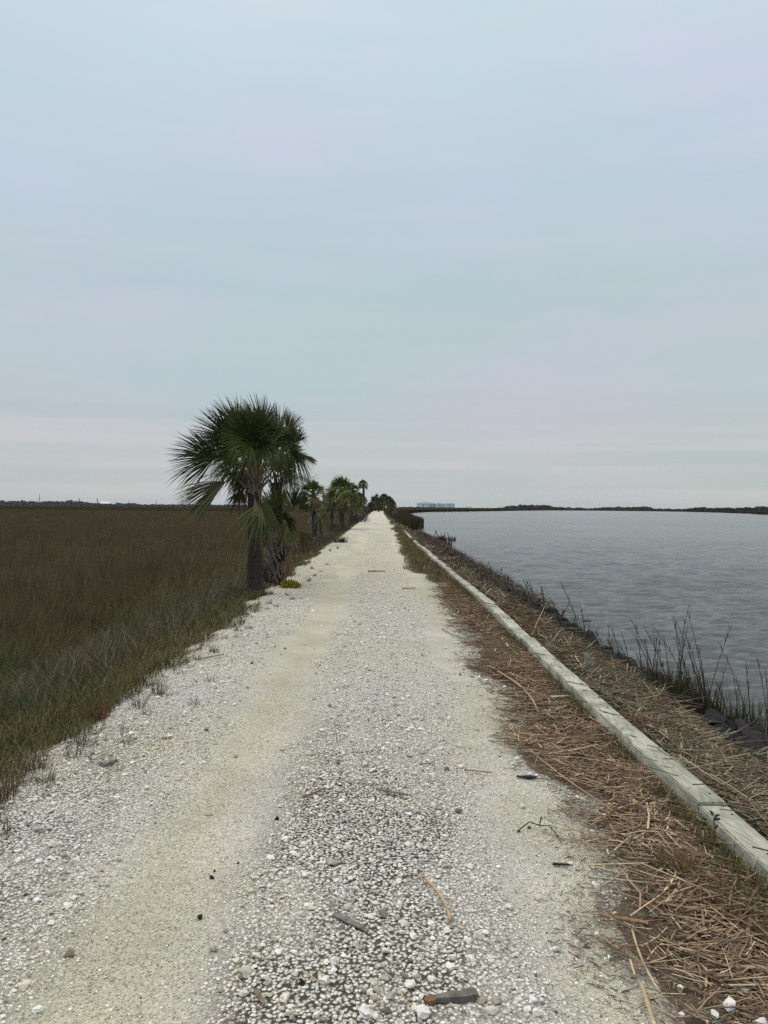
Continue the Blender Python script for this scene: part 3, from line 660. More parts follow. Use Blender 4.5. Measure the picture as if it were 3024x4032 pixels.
def TX(y): return np.interp(y, [0, 3.9, 8.85, 11.7, 16.7, 24, 29, 35, 50, 90], [1.70, 1.69, 1.66, 1.665, 1.61, 1.49, 1.46, 1.38, 1.24, .5])
breaks = [(-.6, 3.9, 0), (3.9, 6.8, -.004), (6.8, 8.85, .004), (8.85, 11.7, -.006), (11.7, 14.9, .006), (14.9, 18.2, -.01), (18.2, 21.6, .0), (21.6, 25.3, -.02), (25.3, 29.4, .0), (29.6, 34.8, -.05), (38.7, 44.5, .0), (44.6, 51, .03), (59, 66, 0), (66.2, 75, .02), (76, 88, 0)]
tl_lab = ['nearest weathered grey timber running out at the right edge of the photo', 'second timber from the camera with swirling wood grain on top', 'third timber from the camera, pale green grey with a dark chip near its end',
          'fourth timber from the camera, ending at the wooden stake', 'timber just beyond the wooden stake', 'timber with a dry weed growing against its middle', 'grey edging timber with sandy dirt spilled over its top', 'long pale timber beside the red brown litter patch',
          'last timber before the sideways step in the edging row', 'timber set slightly inward of the row, before the first gap', 'half buried timber just past the first gap', 'half buried timber ending at the second gap', 'thin far sliver of timber past the second gap', 'far timber mostly hidden by bank grass', 'farthest visible timber beside the marsh tongue']
for i, (y0, y1, dx) in enumerate(breaks):
    root = empty('edging_timber', (float(TX((y0+y1)/2))+dx, (y0+y1)/2, 0), tl_lab[i], 'timber', 'weathered timbers edging the path')
    bm = bmesh.new(); L_ = y1-y0-.006; buried = .0 if y0 < 36 else .03
    box_bm(bm, -.073, .073, -L_/2, L_/2, -.06, .092-buried, .006)
    es = [e for e in bm.edges if abs(e.verts[0].co.y-e.verts[1].co.y) > L_*.5]
    bmesh.ops.subdivide_edges(bm, edges=es, cuts=14)
    xa = float(TX(y0))-float(TX((y0+y1)/2)); xb = float(TX(y1))-float(TX((y0+y1)/2)); sd_ = i*1.7
    for v in bm.verts:
        t = v.co.y/L_+.5; v.co.x += xa*(1-t)+xb*t+.006*math.sin(t*3+sd_)+rnd.uniform(-.0012, .0012)
        v.co.z += .006*math.sin(t*5+sd_)+(rnd.uniform(-.0015, .0015) if v.co.z > 0 else 0)
    bm_obj('timber_body', bm, M['timber'], root)
    if i < 7:
        for (yy, xx) in [(-L_/2+.12, .035), (-L_/2+.2, -.04), (-L_/2+.7, .02), (-.1, -.03), (.25, .045), (L_/2-.55, .0), (L_/2-.12, .04), (L_/2-.17, -.045)]:
            bm = bmesh.new(); t = yy/L_+.5
            bmesh.ops.create_cone(bm, cap_ends=True, segments=8, radius1=.0055, radius2=.0045, depth=.004)
            for v in bm.verts: v.co += Vector((xx+xa*(1-t)+xb*t+.006*math.sin(t*3+sd_), yy, .0935+.006*math.sin(t*5+sd_)))
            bm_obj('nail', bm, M['nail'], root)
# stakes
def plank(name, label, cat, p0, p1, wd, th, C, twist=0.0, taper=.6, group=None):
    """a flat weathered piece of wood from p0 to p1 with a ragged tip"""
    p0 = np.array(p0, float); p1 = np.array(p1, float); d = p1-p0; L_ = np.linalg.norm(d); d = d/L_
    ref = np.array([0, 0, 1.]) if abs(d[2]) < .8 else np.array([0, 1., 0])
    s = norm(np.cross(d, ref)); u_ = np.cross(s, d); s2 = s*math.cos(twist)+u_*math.sin(twist); u2 = np.cross(s2, d)
    V = []; n = 7; C_ = []
    for k in range(n):
        t = k/(n-1); w_ = wd*(1-(1-taper)*t**2)*(1+RG.uniform(-.08, .08)); h_ = th*(1-.3*t)*(1+RG.uniform(-.1, .1)); o_ = RG.normal(0, wd*.05)
        c = p0+d*L_*t+s2*o_
        V += [c-s2*w_/2-u2*h_/2, c+s2*w_/2*.9-u2*h_/2, c+s2*w_/2+u2*h_/2*.7, c+s2*w_*.1+u2*h_*.6, c-s2*w_/2*.95+u2*h_/2]
        C_ += [np.array(C)*RG.uniform(.8, 1.15)]*5
    T = []
    for k in range(n-1):
        for j in range(5):
            a0 = k*5+j; a1 = k*5+(j+1) % 5; T += [(a0, a1, a1+5), (a0, a1+5, a0+5)]
    V += [p0, p1+d*wd*.2]; C_ += [np.array(C)*.6]*2
    for j in range(5): T += [(j, (j+1) % 5, n*5), ((n-1)*5+j, (n-1)*5+(j+1) % 5, n*5+1)]
    return tag(build(name, V, T=T, C=np.array(C_), m=M['wood'], loc=tuple(p0)), label, cat, group)
q = G(1936, 2372, .09); sx = 1.78
plank('wooden_stake', 'short split wooden stake standing behind the timber row', 'stake', (sx, 11.75, -.2), (sx+.01, 11.78, .33), .10, .05, (.24, .23, .19), taper=.35)
plank('driftwood_board', 'broad grey board stuck upright in the dead reeds behind the timbers', 'board', (2.02, 7.35, -.1), (1.97, 7.42, .19), .13, .02, (.27, .26, .21), taper=.4)

# ------------------------------------------------------------------ individual pieces lying about
def z7(x, y): return (1800+x/1.3554, 2900+y/1.3554)
def z8(x, y): return (700+x/1.2762, 3000+y/1.2762)
def z5(x, y): return (x/1.5082, 2300+y/1.5082)
def gp(p, z=.03):
    q = G(p[0], p[1], z); return np.array([q.x, q.y, max(float(PZ(q.x, q.y)) if q.x < eR(q.y)+.2 else -9, float(H(q.x, q.y)))])
def cane(label, a, b, r, c, lift=.02, joints=3, sag=0, name='reed_cane', cat='reed', group='single dead reed canes'):
    A = gp(a); B = gp(b); A[2] += r+lift*.6; B[2] += r+lift; n = 9; L_ = np.linalg.norm(B-A)
    sdv = norm(np.cross(B-A, [0, 0, 1.])); P_ = [A+(B-A)*t+sdv*sag*L_*math.sin(math.pi*t) for t in np.linspace(0, 1, n)]
    rad = [r*(1-.25*t)*(1.25 if (k % max(1, n//joints)) == 0 else 1) for k, t in enumerate(np.linspace(0, 1, n))]
    Cc = np.array([np.array(c)*RG.uniform(.75, 1.15) for _ in range(n)])
    ac = Acc(); tube(ac, P_, rad, Cc, 6)
    return tag(ac.build(name, M['reed'], loc=tuple(A), smooth=True), label, cat, group)
TAN = (.52, .43, .27); BR = (.36, .24, .17); GRY = (.36, .33, .27); DK = (.07, .06, .05)
cane('pale straw coloured reed lying level at the edge of the gravel', z7(695, 680), z7(1015, 684), .0042, (.62, .52, .33))
cane('grey brown reed pointing from the gravel into the litter, below the level straw reed', z7(700, 745), z7(1100, 800), .0048, GRY)
cane('tan reed slanting down over bare sand near the bottom right', z7(935, 1010), z7(1082, 1352), .0045, TAN, sag=.03)
cane('thick tan reed cut off by the bottom edge of the photo', z7(985, 1300), z7(1075, 1600), .0075, TAN)
cane('long reed running from a white stone down to the right', z7(950, 535), z7(1190, 750), .0045, (.45, .35, .24), sag=-.02)
cane('reddish brown reed lying right of the dark strap leaf', z7(1060, 880), z7(1490, 960), .0055, BR)
cane('reddish reed just below the reddish brown one', z7(1080, 935), z7(1500, 1005), .004, (.45, .33, .22))
cane('long brown reed crossing the litter beside the grey pebbles', z7(380, 60), z7(900, 440), .005, BR, sag=.02)
cane('tan reed crossing the upper litter, nearly level', z7(720, 272), z7(1020, 250), .0048, (.45, .34, .23))
cane('pale thin reed over the brown wiry grass', z7(1200, 780), z7(1659, 945), .0045, TAN)
cane('short yellow reed leaning on the nearest timber', z7(1465, 565), z7(1530, 685), .004, (.60, .50, .30), lift=.02)
cane('dark brown twig on the pale gravel left of the litter', z7(40, 172), z7(190, 188), .004, (.30, .18, .11))
cane('curved segmented tan reed lying on the stony middle strip', z8(1245, 620), z8(1370, 838), .006, (.50, .38, .24), sag=-.06, joints=5)
cane('small grey twig in the upper stony middle strip', z8(1000, 150), z8(1160, 187), .006, (.20, .18, .14))
cane('small grey twig left of the stony strip top', z8(630, 186), z8(745, 148), .006, (.18, .16, .12))
cane('thin pale straw near the bottom of the stony strip', z8(630, 1068), z8(735, 1165), .0025, TAN)
cane('thin pale straw left of the grey driftwood chunk', z8(1110, 1160), z8(1145, 1252), .0025, TAN)
cane('long pale stalk lying across the left shoulder into the grass', z5(720, 575), z5(1150, 440), .009, (.34, .32, .22), lift=.03, sag=.03)
cane('thin grey stalk on the left shoulder right of the long pale one', z5(1190, 448), z5(1330, 425), .007, (.26, .24, .20))
cane('faint green stalk at the grass edge lower on the left shoulder', z5(230, 1010), z5(400, 975), .006, (.30, .30, .20), lift=.05)
cane('bent brown reed at the litter tip by the pale gravel', (1960, 2640), (2120, 2800), .010, BR, sag=-.05)
cane('dark stick lying across the path by the overgrown right verge', (1450, 2253), (1515, 2256), .016, (.14, .12, .10))
cane('dark thin stick on the far middle of the path', (1585, 2320), (1637, 2319), .010, (.16, .14, .11))
cane('slender twig lying in the gravel near the litter edge', (1740, 2470), (1835, 2520), .006, (.24, .22, .17), sag=.03)
def flat_piece(name, label, cat, a, b, wd, th, c, lift=.012):
    A = gp(a); B = gp(b); A[2] += lift; B[2] += lift
    return plank(name, label, cat, A, B, wd, th, c, taper=.55)
flat_piece('driftwood', 'grey driftwood chunk with an orange broken end at the bottom of the stony strip', 'driftwood', z8(1500, 1180), z8(1285, 1217), .042, .022, (.17, .155, .15))
flat_piece('driftwood', 'orange brown splinter end touching the grey driftwood chunk', 'driftwood', z8(1288, 1216), z8(1242, 1226), .034, .012, (.27, .15, .075))
flat_piece('bark_strip', 'grey strip of bark lying in the middle stones', 'bark', z8(790, 790), z8(955, 880), .03, .008, (.20, .19, .18))
flat_piece('wood_chip', 'small brown wood chip on the left wheel track edge', 'wood', z8(390, 1150), z8(435, 1232), .016, .008, (.22, .17, .13))
flat_piece('strap_leaf', 'dark strap leaf with a tan end lying at the litter edge', 'leaf', z7(1020, 970), z7(762, 926), .022, .004, (.30, .20, .10))
flat_piece('strap_leaf', 'broad tan dead leaf near the right edge of the photo', 'leaf', z7(1650, 1205), z7(1255, 1180), .02, .004, (.48, .38, .26))
flat_piece('driftwood', 'flat grey wood sliver near the large white stone', 'driftwood', z7(1510, 1315), z7(1600, 1285), .035, .006, (.30, .29, .25))
flat_piece('driftwood', 'pale grey wood block lying on the left shoulder', 'driftwood', z5(605, 1068), z5(690, 1038), .045, .03, (.30, .29, .29))
flat_piece('driftwood', 'dark short stick on the litter by the white pebbles', 'driftwood', z7(420, 200), z7(320, 200), .03, .012, (.05, .045, .04))
flat_piece('driftwood', 'short charred stick lying on the gravel right of the stony strip', 'driftwood', z7(510, 665), z7(600, 672), .012, .01, (.04, .035, .032))
flat_piece('driftwood', 'long pale grey board lying behind the timber row', 'driftwood', (2170, 2750), (2240, 2745), .05, .01, (.38, .38, .33), lift=.05)
flat_piece('bark_strip', 'flat brown grey bark in the litter near the nearest timber joint', 'bark', z7(510, 120), z7(590, 158), .03, .005, (.28, .21, .16), lift=.03)
flat_piece('driftwood', 'black bark piece on the litter beside the far middle gravel', 'driftwood', (1838, 2448), (1870, 2446), .05, .015, (.06, .05, .045))

def lump(name, label, cat, p, r, c, grp, m='stone', sub=2, flat=.75):
    ac = Acc(); pos = gp(p); stones(ac, np.array([pos]), np.array([r]), np.array([c], float), sub=sub, nvar=1, flat=flat, sink=.2)
    return tag(ac.build(name, M[m], loc=tuple(pos)), label, cat, grp)
WH = (.80, .79, .78)
for (p, r, l) in [(z7(1455, 1408), .030, 'largest white stone, low in the litter at the bottom right'), (z7(1372, 1442), .017, 'white stone left of the largest one'), (z7(1200, 1445), .014, 'white stone between bare sand and litter near the bottom'),
                  (z7(1625, 1512), .026, 'white stone in the bottom right corner'), (z7(950, 515), .013, 'lone white stone where a long reed starts'), (z7(785, 402), .013, 'white stone at the notch of the litter edge'),
                  (z7(720, 488), .011, 'small white stone just below the litter notch'), (z7(530, 1117), .017, 'white stone in the right wheel track'), (z7(390, 182), .017, 'white stone resting on the dark stick'),
                  (z7(318, 106), .016, 'white stone at the left tip of the litter'), (z7(745, 1020), .012, 'pale pebble by the dark strap leaf'), (z7(1195, 1300), .015, 'white pebble in the gravel at lower right'),
                  (z8(790, 1015), .017, 'white stone right beside the bright shell'), (z8(745, 1118), .022, 'rough whitish stone below the shell'), (z8(1115, 748), .018, 'pale stone left of the curved segmented reed'),
                  (z8(1040, 972), .016, 'whitish stone in the middle strip'), (z8(940, 1290), .022, 'large stone at the bottom edge of the stony strip'), (z8(1275, 835), .019, 'smooth pale stone touching the curved reed'), (z8(1235, 1290), .024, 'oblong white stone by the driftwood chunk'),
                  (z8(865, 610), .014, 'white stone high in the stony strip')]:
    lump('white_stone', l, 'stone', p, r, WH, 'larger white stones among the gravel')
lump('shell', 'bright white shell lying in the stony middle strip', 'shell', z8(836, 985), .019, (.9, .9, .9), None, flat=.35)
for (p, r, l) in [(z8(112, 760), .013, 'dark lump on the left wheel track, the largest'), (z8(172, 558), .010, 'dark lump above the largest one'), (z8(186, 520), .007, 'small dark pebble highest of the dark cluster'),
                  (z8(303, 488), .007, 'dark pebble at the right edge of the left track'), (z8(500, 282), .014, 'dark clod at the top left of the stony strip'), (z8(622, 1120), .014, 'dark clod under the pale straw'),
                  (z8(1340, 157), .009, 'dark pebble on the right wheel track')]:
    lump('dark_pebble', l, 'pebble', p, r, (.035, .035, .03), 'dark pebbles on the path', sub=2)

# black seaweed-like twig with knots
ac = Acc(); A = gp(z7(330, 480)); B = gp(z7(440, 460)); Cc_ = gp(z7(540, 520)); K = gp(z7(385, 500))
for a_, b_ in ((A, B), (B, Cc_), (B, B+np.array([.01, -.02, .035]))):
    tube(ac, [a_+[0, 0, .01], (a_+b_)/2+[0, .0, .04], b_+[0, 0, .012]], .003, DK, 5)
for q in (A, K+[0, 0, .035]): stones(ac, np.array([q]), np.array([.012]), np.array([DK], float), sub=1, nvar=1)
tag(ac.build('twig', M['wood'], loc=tuple(A)), 'black knotted twig lying at the right edge of the gravel', 'twig')

# ------------------------------------------------------------------ riprap rocks
rock_me = []
for k in range(9):
    bV, bT = ico(3); Vv = bV.copy(); rr_ = np.random.default_rng(40+k)
    for _ in range(9):
        d = norm(rr_.normal(size=3)); lim = rr_.uniform(.45, .85); Vv = Vv-np.outer(np.maximum(Vv@d-lim, 0), d)
    Vv = Vv*rr_.uniform(.75, 1.3, 3)+rr_.normal(0, .02, Vv.shape)
    me = bpy.data.meshes.new('riprap_rock'); me.from_pydata(Vv.tolist(), [], bT.tolist()); me.update()
    ca = me.color_attributes.new('Col', 'FLOAT_COLOR', 'POINT'); c4 = np.ones((len(Vv), 4), np.float32); c4[:, :3] = np.array([.042, .042, .046])*rr_.uniform(.6, 1.3); ca.data.foreach_set('color', c4.ravel())
    me.materials.append(M['rock']); rock_me.append(me)
rp = []
for i in range(296):
    y = 4.4+56*((i+.5)/296.0)**1.25+rnd.uniform(-.1, .1); x = 3.45+float(S(y))+rnd.gauss(.13, .27)*(1 if i % 3 else 1.6); rp.append((max(x, 3.0+float(S(y))), y))
for i, (x, y) in enumerate(rp):
    o = bpy.data.objects.new('riprap_rock', rock_me[i % 9]); col.objects.link(o); r = rnd.uniform(.08, .16)*(1+.010*y)
    z = float(H(x, y)); o.location = (x, y, max(z, WZ-.12)+r*.3); o.scale = (r*1.25, r*1.1, r*.75); o.rotation_euler = (rnd.uniform(-.9, .9), rnd.uniform(-.9, .9), rnd.uniform(0, 6.28))
    tag(o, "dark angular rock in the rubble line at the water's edge", 'rock', "dark riprap rocks along the water's edge")
# two lone rocks standing in the water
for (px, py, l) in [(2108, 2365, 'small black rock alone in the water off the rubble line'), (2090, 2395, 'black rock cluster jutting into the water past the stake')]:
    q = G(px, py, WZ+.05); o = bpy.data.objects.new('riprap_rock', rock_me[2]); col.objects.link(o); o.location = (q.x, q.y, WZ); o.scale = (.2, .14, .16); tag(o, l, 'rock', "dark riprap rocks along the water's edge")
# twiggy dark weed mat over the farther rocks
acc = Acc(); n = 2600; y = RG.uniform(16, 60, n); x = 3.0+S(y)+RG.random(n)*.9; c = np.array([(.09, .07, .05), (.17, .12, .09), (.22, .2, .15)])[RG.integers(0, 3, n)]*RG.uniform(.5, 1.2, (n, 1))
sticks(acc, np.stack([x, y, H(x, y)+.2+RG.random(n)*.15], 1), RG.uniform(.15, .5, n), .002+.00012*y, RG.uniform(0, 6.28, n), RG.normal(.5, .4, n), c, bend=.1)
tag(acc.build('bank_brush', M['reed']), kind='stuff')

# ------------------------------------------------------------------ tall cordgrass stems at the water's edge
def clump(px, py, n, hmax, spread, label, tall=3, zb=-.9, green=.0):
    n = int(n*2.4); hmax *= 1.06; spread *= 1.2; tall = int(tall*1.4)
    q = G(px, py, zb); ac = Acc(); root = (q.x, q.y, zb)
    # short dense stems
    a_ = RG.uniform(0, 6.28, n); rad = RG.random(n)**.7*spread; b = np.stack([q.x+rad*np.cos(a_), q.y+rad*np.sin(a_)*1.6, np.full(n, zb-.05)], 1)
    hh = hmax*(.25+.35*RG.random(n)**1.5); c = np.array([(.07, .068, .035), (.045, .042, .028), (.09, .075, .045), (.045, .06, .025)])[RG.integers(0, 4, n)]*RG.uniform(.5, 1.2, (n, 1))
    wd_ = max(.0065, .0009*q.y)
    V, T, C = blades(b, hh, np.full(n, wd_), RG.uniform(0, 6.28, n), RG.uniform(.05, .45, n), c, segs=3); ac.add(V, T, C)
    if tall:
        m_ = tall; a_ = RG.uniform(0, 6.28, m_); b = np.stack([q.x+spread*.6*np.cos(a_), q.y+spread*np.sin(a_), np.full(m_, zb)], 1)
        az = np.where(RG.random(m_) < .75, RG.normal(3.2, .4, m_), RG.normal(0, .5, m_))
        for i in range(m_):
            hq = hmax*RG.uniform(.7, 1.05); ln = RG.uniform(.05, .45); ts = np.linspace(0, 1, 7)
            pts_ = [b[i]+np.array([math.cos(az[i]), math.sin(az[i])*.5, 0])*hq*ln*t**1.6+np.array([0, 0, hq*t]) for t in ts]
            tube(ac, pts_, [wd_*.75*(1-.6*t) for t in ts], (.05, .045, .035), 4)
            ns = 7; tt = RG.uniform(.35, .95, ns); bb_ = np.array([b[i]+np.array([math.cos(az[i]), math.sin(az[i])*.5, 0])*hq*ln*t**1.6+np.array([0, 0, hq*t]) for t in tt])
            V, T, C = blades(bb_, np.full(ns, .09), np.full(ns, wd_), RG.uniform(0, 6.28, ns), np.full(ns, .35), np.tile([.06, .05, .035], (ns, 1)), segs=2); ac.add(V, T, C)
    return tag(ac.build('cordgrass_clump', M['grass'], loc=root), label, 'grass', "cordgrass clumps at the water's edge")
for a in [(2700, 2850, 330, 1.25, .30, 'largest dense cordgrass clump with the tallest leaning stems', 9), (2530, 2740, 200, .85, .28, 'dense dark cordgrass clump just left of the largest one', 6),
          (2640, 2800, 160, 1.1, .2, 'cordgrass clump merging with the left side of the largest one', 5), (2830, 2880, 150, .8, .25, 'cordgrass clump right of the largest one', 4),
          (2900, 2900, 60, 1.1, .18, 'sparse cordgrass with one tall stem near the right edge', 2), (2985, 2930, 40, 1.1, .15, 'sparse cordgrass cut by the right edge of the photo', 2),
          (2440, 2690, 160, .7, .28, 'low cordgrass clump between rocks and water, left of the dark dense one', 5), (2350, 2620, 130, .7, .28, 'cordgrass clump near the middle of the rubble line', 4),
          (2270, 2560, 110, 1.15, .25, 'cordgrass clump with two tall thin leaning stems', 4), (2180, 2500, 80, .6, .3, 'small cordgrass clump beyond the leaning stems', 3), (2125, 2440, 60, .7, .3, 'cordgrass tuft beside the lone black rock', 3),
          (2060, 2380, 60, .7, .4, 'far cordgrass tuft near the wooden stake', 4), (1945, 2280, 60, .6, .5, 'far thin cordgrass tuft on the dark weedy rocks', 3), (1757, 2150, 40, .9, .3, 'lone tall thin stem far down the bank', 2),
          (1735, 2125, 80, .7, 1.0, 'distant cordgrass tuft below the marsh tongue', 3)]:
    clump(*a)

# ------------------------------------------------------------------ tufts and weeds on the left shoulder
def tuft(px, py, h, n, cols, label, grp=None, sp=.05, lean=.9, name='grass_tuft', cat='grass', wd=.003, base=.02):
    q = gp((px, py), base); a_ = RG.uniform(0, 6.28, n); rad = RG.random(n)**.7*sp; x = q[0]+rad*np.cos(a_); y = q[1]+rad*np.sin(a_)
    b = np.stack([x, y, np.full(n, q[2]-.01)], 1); c = np.array(cols)[RG.integers(0, len(cols), n)]*RG.uniform(.5, 1.4, (n, 1))
    V, T, C = blades(b, h*RG.uniform(.4, 1.1, n), np.full(n, max(wd, .0006*q[1])), a_+RG.normal(0, .5, n), RG.uniform(.1, lean, n), c, segs=3); ac = Acc(); ac.add(V, T, C)
    return tag(ac.build(name, M['grass'], loc=tuple(q)), label, cat, grp)
GR = [(.07, .08, .035), (.11, .095, .05), (.05, .05, .03)]; DRY = [(.12, .10, .065), (.08, .07, .045), (.17, .14, .10)]
tuft(*z5(945, 655), .15, 70, GR, 'upright dark green grass tuft alone on the left shoulder', sp=.06)
tuft(*z5(820, 725), .22, 45, GR+DRY, 'spiky wide grass tuft at the grass edge, beside the upright tuft', sp=.06, lean=1.2)
tuft(*z5(575, 790), .18, 150, [(.20, .06, .035), (.14, .05, .03), (.09, .06, .03)], 'red weed at the edge of the marsh grass', sp=.09, name='weed', cat='weed')
tuft(*z5(15, 1240), .16, 120, [(.17, .06, .03), (.10, .06, .03)], 'red weed at the left edge of the photo', sp=.09, name='weed', cat='weed')
tuft(*z5(235, 1090), .12, 90, [(.15, .06, .035), (.08, .07, .03)], 'small faded red weed left of the lower shoulder', sp=.08, name='weed', cat='weed')
tuft(*z5(485, 960), .2, 90, GR, 'green weed growing over the gravel edge on the lower left', sp=.1, name='weed', cat='weed')
tuft(*z5(745, 950), .08, 45, GR, 'flat little green weed in the lower left gravel', sp=.05, name='weed', cat='weed')
tuft(*z5(1170, 455), .10, 30, DRY, 'dry grass sprig where the two stalks meet', sp=.03)
tuft(*z5(1275, 405), .13, 40, GR, 'dark grass tuft above the two stalks', sp=.05)
tuft(1341, 2136, .35, 160, [(.04, .035, .025), (.06, .05, .03)], 'dark shaggy tuft on the far left edge of the path', sp=.35, name='weed', cat='weed', lean=1.3)
for (px, py) in [z5(*p) for p in [(1405, 320), (1420, 280), (1330, 325), (1275, 300), (1210, 370), (1480, 268), (1590, 150), (1530, 160), (1500, 130), (1385, 190), (1440, 230), (1130, 495), (1065, 540), (1150, 720), (575, 1040), (725, 880), (265, 1180), (680, 1085), (1030, 650), (870, 770), (990, 500), (1240, 575)]] + [(1025, 2395), (1060, 2378), (1090, 2390), (1130, 2345), (1180, 2310), (1215, 2290), (1240, 2270), (1265, 2250), (1230, 2240), (1290, 2225), (1150, 2360), (985, 2430), (1000, 2410), (950, 2450), (1300, 2170), (1330, 2160)]:
    tuft(px, py, rnd.uniform(.06, .12), rnd.randint(12, 30), DRY+GR, 'small thin dry grass sprig in the white gravel of the left shoulder', 'thin dry sprigs on the left shoulder', sp=.045, lean=1.1)
for i in range(26):
    y_ = 3.2+i*.62+rnd.uniform(-.2, .2); x_ = float(eL(y_))+rnd.uniform(-.12, .12)
    v = CR.transposed() @ (Vector((x_, y_, 0))-CAM); px_ = 1512-v.x/v.z*FPX; py2 = 2016+v.y/v.z*FPX
    tuft(px_, py2, rnd.uniform(.13, .24), rnd.randint(50, 110), [(.07, .085, .035), (.11, .10, .05), (.06, .075, .03), (.17, .15, .10)], 'ragged green weed leaning over the left gravel edge', 'ragged weeds along the left gravel edge', sp=.12, lean=1.0, name='weed', cat='weed')
# yellow-green cushion plant
q = gp((1141, 2312)); ac = Acc(); n = 1500; d = norm(RG.normal(size=(n, 3))); d[:, 2] = np.abs(d[:, 2]); rr_ = RG.random(n)**.4*(.9+.25*vn(d[:, 0]*3, d[:, 1]*3, 5))
b = q+d*rr_[:, None]*np.array([.19, .16, .13]); c = np.array([(.36, .30, .02), (.26, .24, .02), (.15, .17, .03)])[RG.integers(0, 3, n)]*RG.uniform(.6, 1.2, (n, 1))
V, T, C = blades(b, np.full(n, .05), np.full(n, .013), RG.uniform(0, 6.28, n), RG.uniform(.2, .9, n), c, segs=2); ac.add(V, T, C)
tag(ac.build('yellow_weed', M['leaf'], loc=tuple(q)), 'yellow green cushion weed in the gravel near the first palms', 'weed')
# leafy seedling by the nearest timber
q = np.array(G(2870, 3305, .02)); q[0] = 1.585; root = empty('seedling', tuple(q), 'small dark leafy seedling growing against the nearest timber', 'plant')
ac = Acc(); tube(ac, [q, q+[.005, 0, .06], q+[.0, 0, .11]], [.0025, .002, .0015], (.06, .06, .03), 5); tube(ac, [q+[0, 0, .03], q+[-.03, 0, .07]], .0015, (.06, .06, .03), 4); ac.build('stem', M['leaf'], root, loc=tuple(q))
def leafm(c0, d, L_, w_):
    d = norm(np.array(d, float)); s = norm(np.cross(d, [0.2, 1, .3])); V = [c0, c0+d*L_*.35+s*w_/2, c0+d*L_*.7+s*w_*.4, c0+d*L_, c0+d*L_*.7-s*w_*.4, c0+d*L_*.35-s*w_/2, c0+d*L_*.5+np.array([0, -.003, 0])]
    return V, [(0, 1, 6), (1, 2, 6), (2, 3, 6), (3, 4, 6), (4, 5, 6), (5, 0, 6)]
for (h_, dx, dz) in [(.11, .8, .3), (.11, -.5, .9), (.10, .9, -.1), (.09, -.8, .4), (.085, .3, .9), (.07, -.9, .3), (.06, -.6, .8), (.05, .7, .4)]:
    ac = Acc(); V, T = leafm(q+[-.03*(dx < -.55), 0, h_], (dx, rnd.uniform(-.4, .4), dz), .032, .016); ac.add(V, T, np.array([.05, .08, .035])*rnd.uniform(.7, 1.3)); ac.build('leaf', M['leaf'], root, loc=tuple(q))

# ------------------------------------------------------------------ palms
DOWN = np.array([0, 0, -1.]); WIND = np.array([-1., .1, .12])
def frond(root, rloc, c0, hub, axis, nrm_, L_, spread=1.3, nseg=34, droop=.3, wind=.1, dead=0.0, wd=.026, name='frond', pr=.011, fold=.25, tint=1.0):
    c0 = np.array(c0, float); hub = np.array(hub, float); axis = norm(np.array(axis, float)); nrm_ = np.array(nrm_, float)
    nrm_ = norm(nrm_-axis*np.dot(nrm_, axis)); side = np.cross(nrm_, axis)
    ac = Acc(); g1 = np.array([.058, .076, .018])*RG.uniform(.5, 1.4)*tint; g2 = np.array([.13, .13, .045]); dd = np.array([.19, .13, .075])*RG.uniform(.7, 1.2)
    gc = g1*(1-dead)+dd*dead
    mid = (c0+hub)/2+np.array([0, 0, .08])*np.linalg.norm(hub-c0)
    tube(ac, [c0, mid, hub, hub+axis*L_*.18+DOWN*L_*.02], [pr*1.5, pr, pr*.8, pr*.3], (.09*(1-dead)+.12*dead, .10, .04), 5)
    th_ = np.linspace(-spread, spread, nseg)+RG.normal(0, .02, nseg)
    ts = [0, .25, .5, .72, .88, 1.0]; prof = [.25, .75, 1, .7, .4, .08]
    for i, a in enumerate(th_):
        d = norm(math.cos(a)*axis+math.sin(a)*side+nrm_*fold*abs(math.sin(a))); l = L_*(.72+.30*math.cos(a*.8))*RG.uniform(.88, 1.08)
        base = hub+axis*L_*.16*math.cos(a*.5); dr = droop*RG.uniform(.2, 1.9)+(RG.random() < .12)*.35; tw = RG.normal(0, .5)
        wv = np.cross(d, nrm_); wv = norm(wv)*math.cos(tw)+nrm_*math.sin(tw); V = []; Cc = []
        nv = norm(np.cross(wv, d))
        cc = gc*RG.uniform(.55, 1.35); 
        for t, p in zip(ts, prof):
            q = base+d*l*t+DOWN*dr*l*t**2.4+WIND*wind*l*t**2
            V += [q-wv*wd*p*.5, q+nv*wd*p*.18, q+wv*wd*p*.5]
            k = max(0, (t-.6)/.4)**2*.6; c_ = cc*(1-k)+(g2*(1-dead)+dd*1.0*dead)*k; Cc += [c_]*3
        T = []
        for k in range(5):
            for j in (0, 1): T += [(k*3+j, k*3+j+1, k*3+j+4), (k*3+j, k*3+j+4, k*3+j+3)]
        ac.add(V, T, np.array(Cc))
    return ac.build(name, M['frond'], root, loc=rloc)
def trunk_mesh(root, rloc, base, top, r0, r1, c=(.062, .052, .045), rings=60, sides=20):
    base = np.array(base, float); top = np.array(top, float); ac = Acc(); ts = np.linspace(0, 1, rings*2)
    bow = np.array([.02, 0, 0]); pts_ = [base+(top-base)*t+bow*math.sin(t*math.pi) for t in ts]
    rad = [(r0*(1-t)+r1*t)*(1.25-.25*min(1, t*9))*(1+(.018 if k % 2 else -.018)+RG.normal(0, .008)) for k, t in enumerate(ts)]
    Cc = np.array([np.array(c)*(1.18 if k % 2 else .8)*RG.uniform(.85, 1.1) for k in range(len(ts))])
    tube(ac, pts_, rad, Cc, sides); return ac.build('trunk', M['husk'], root, loc=rloc, smooth=True)
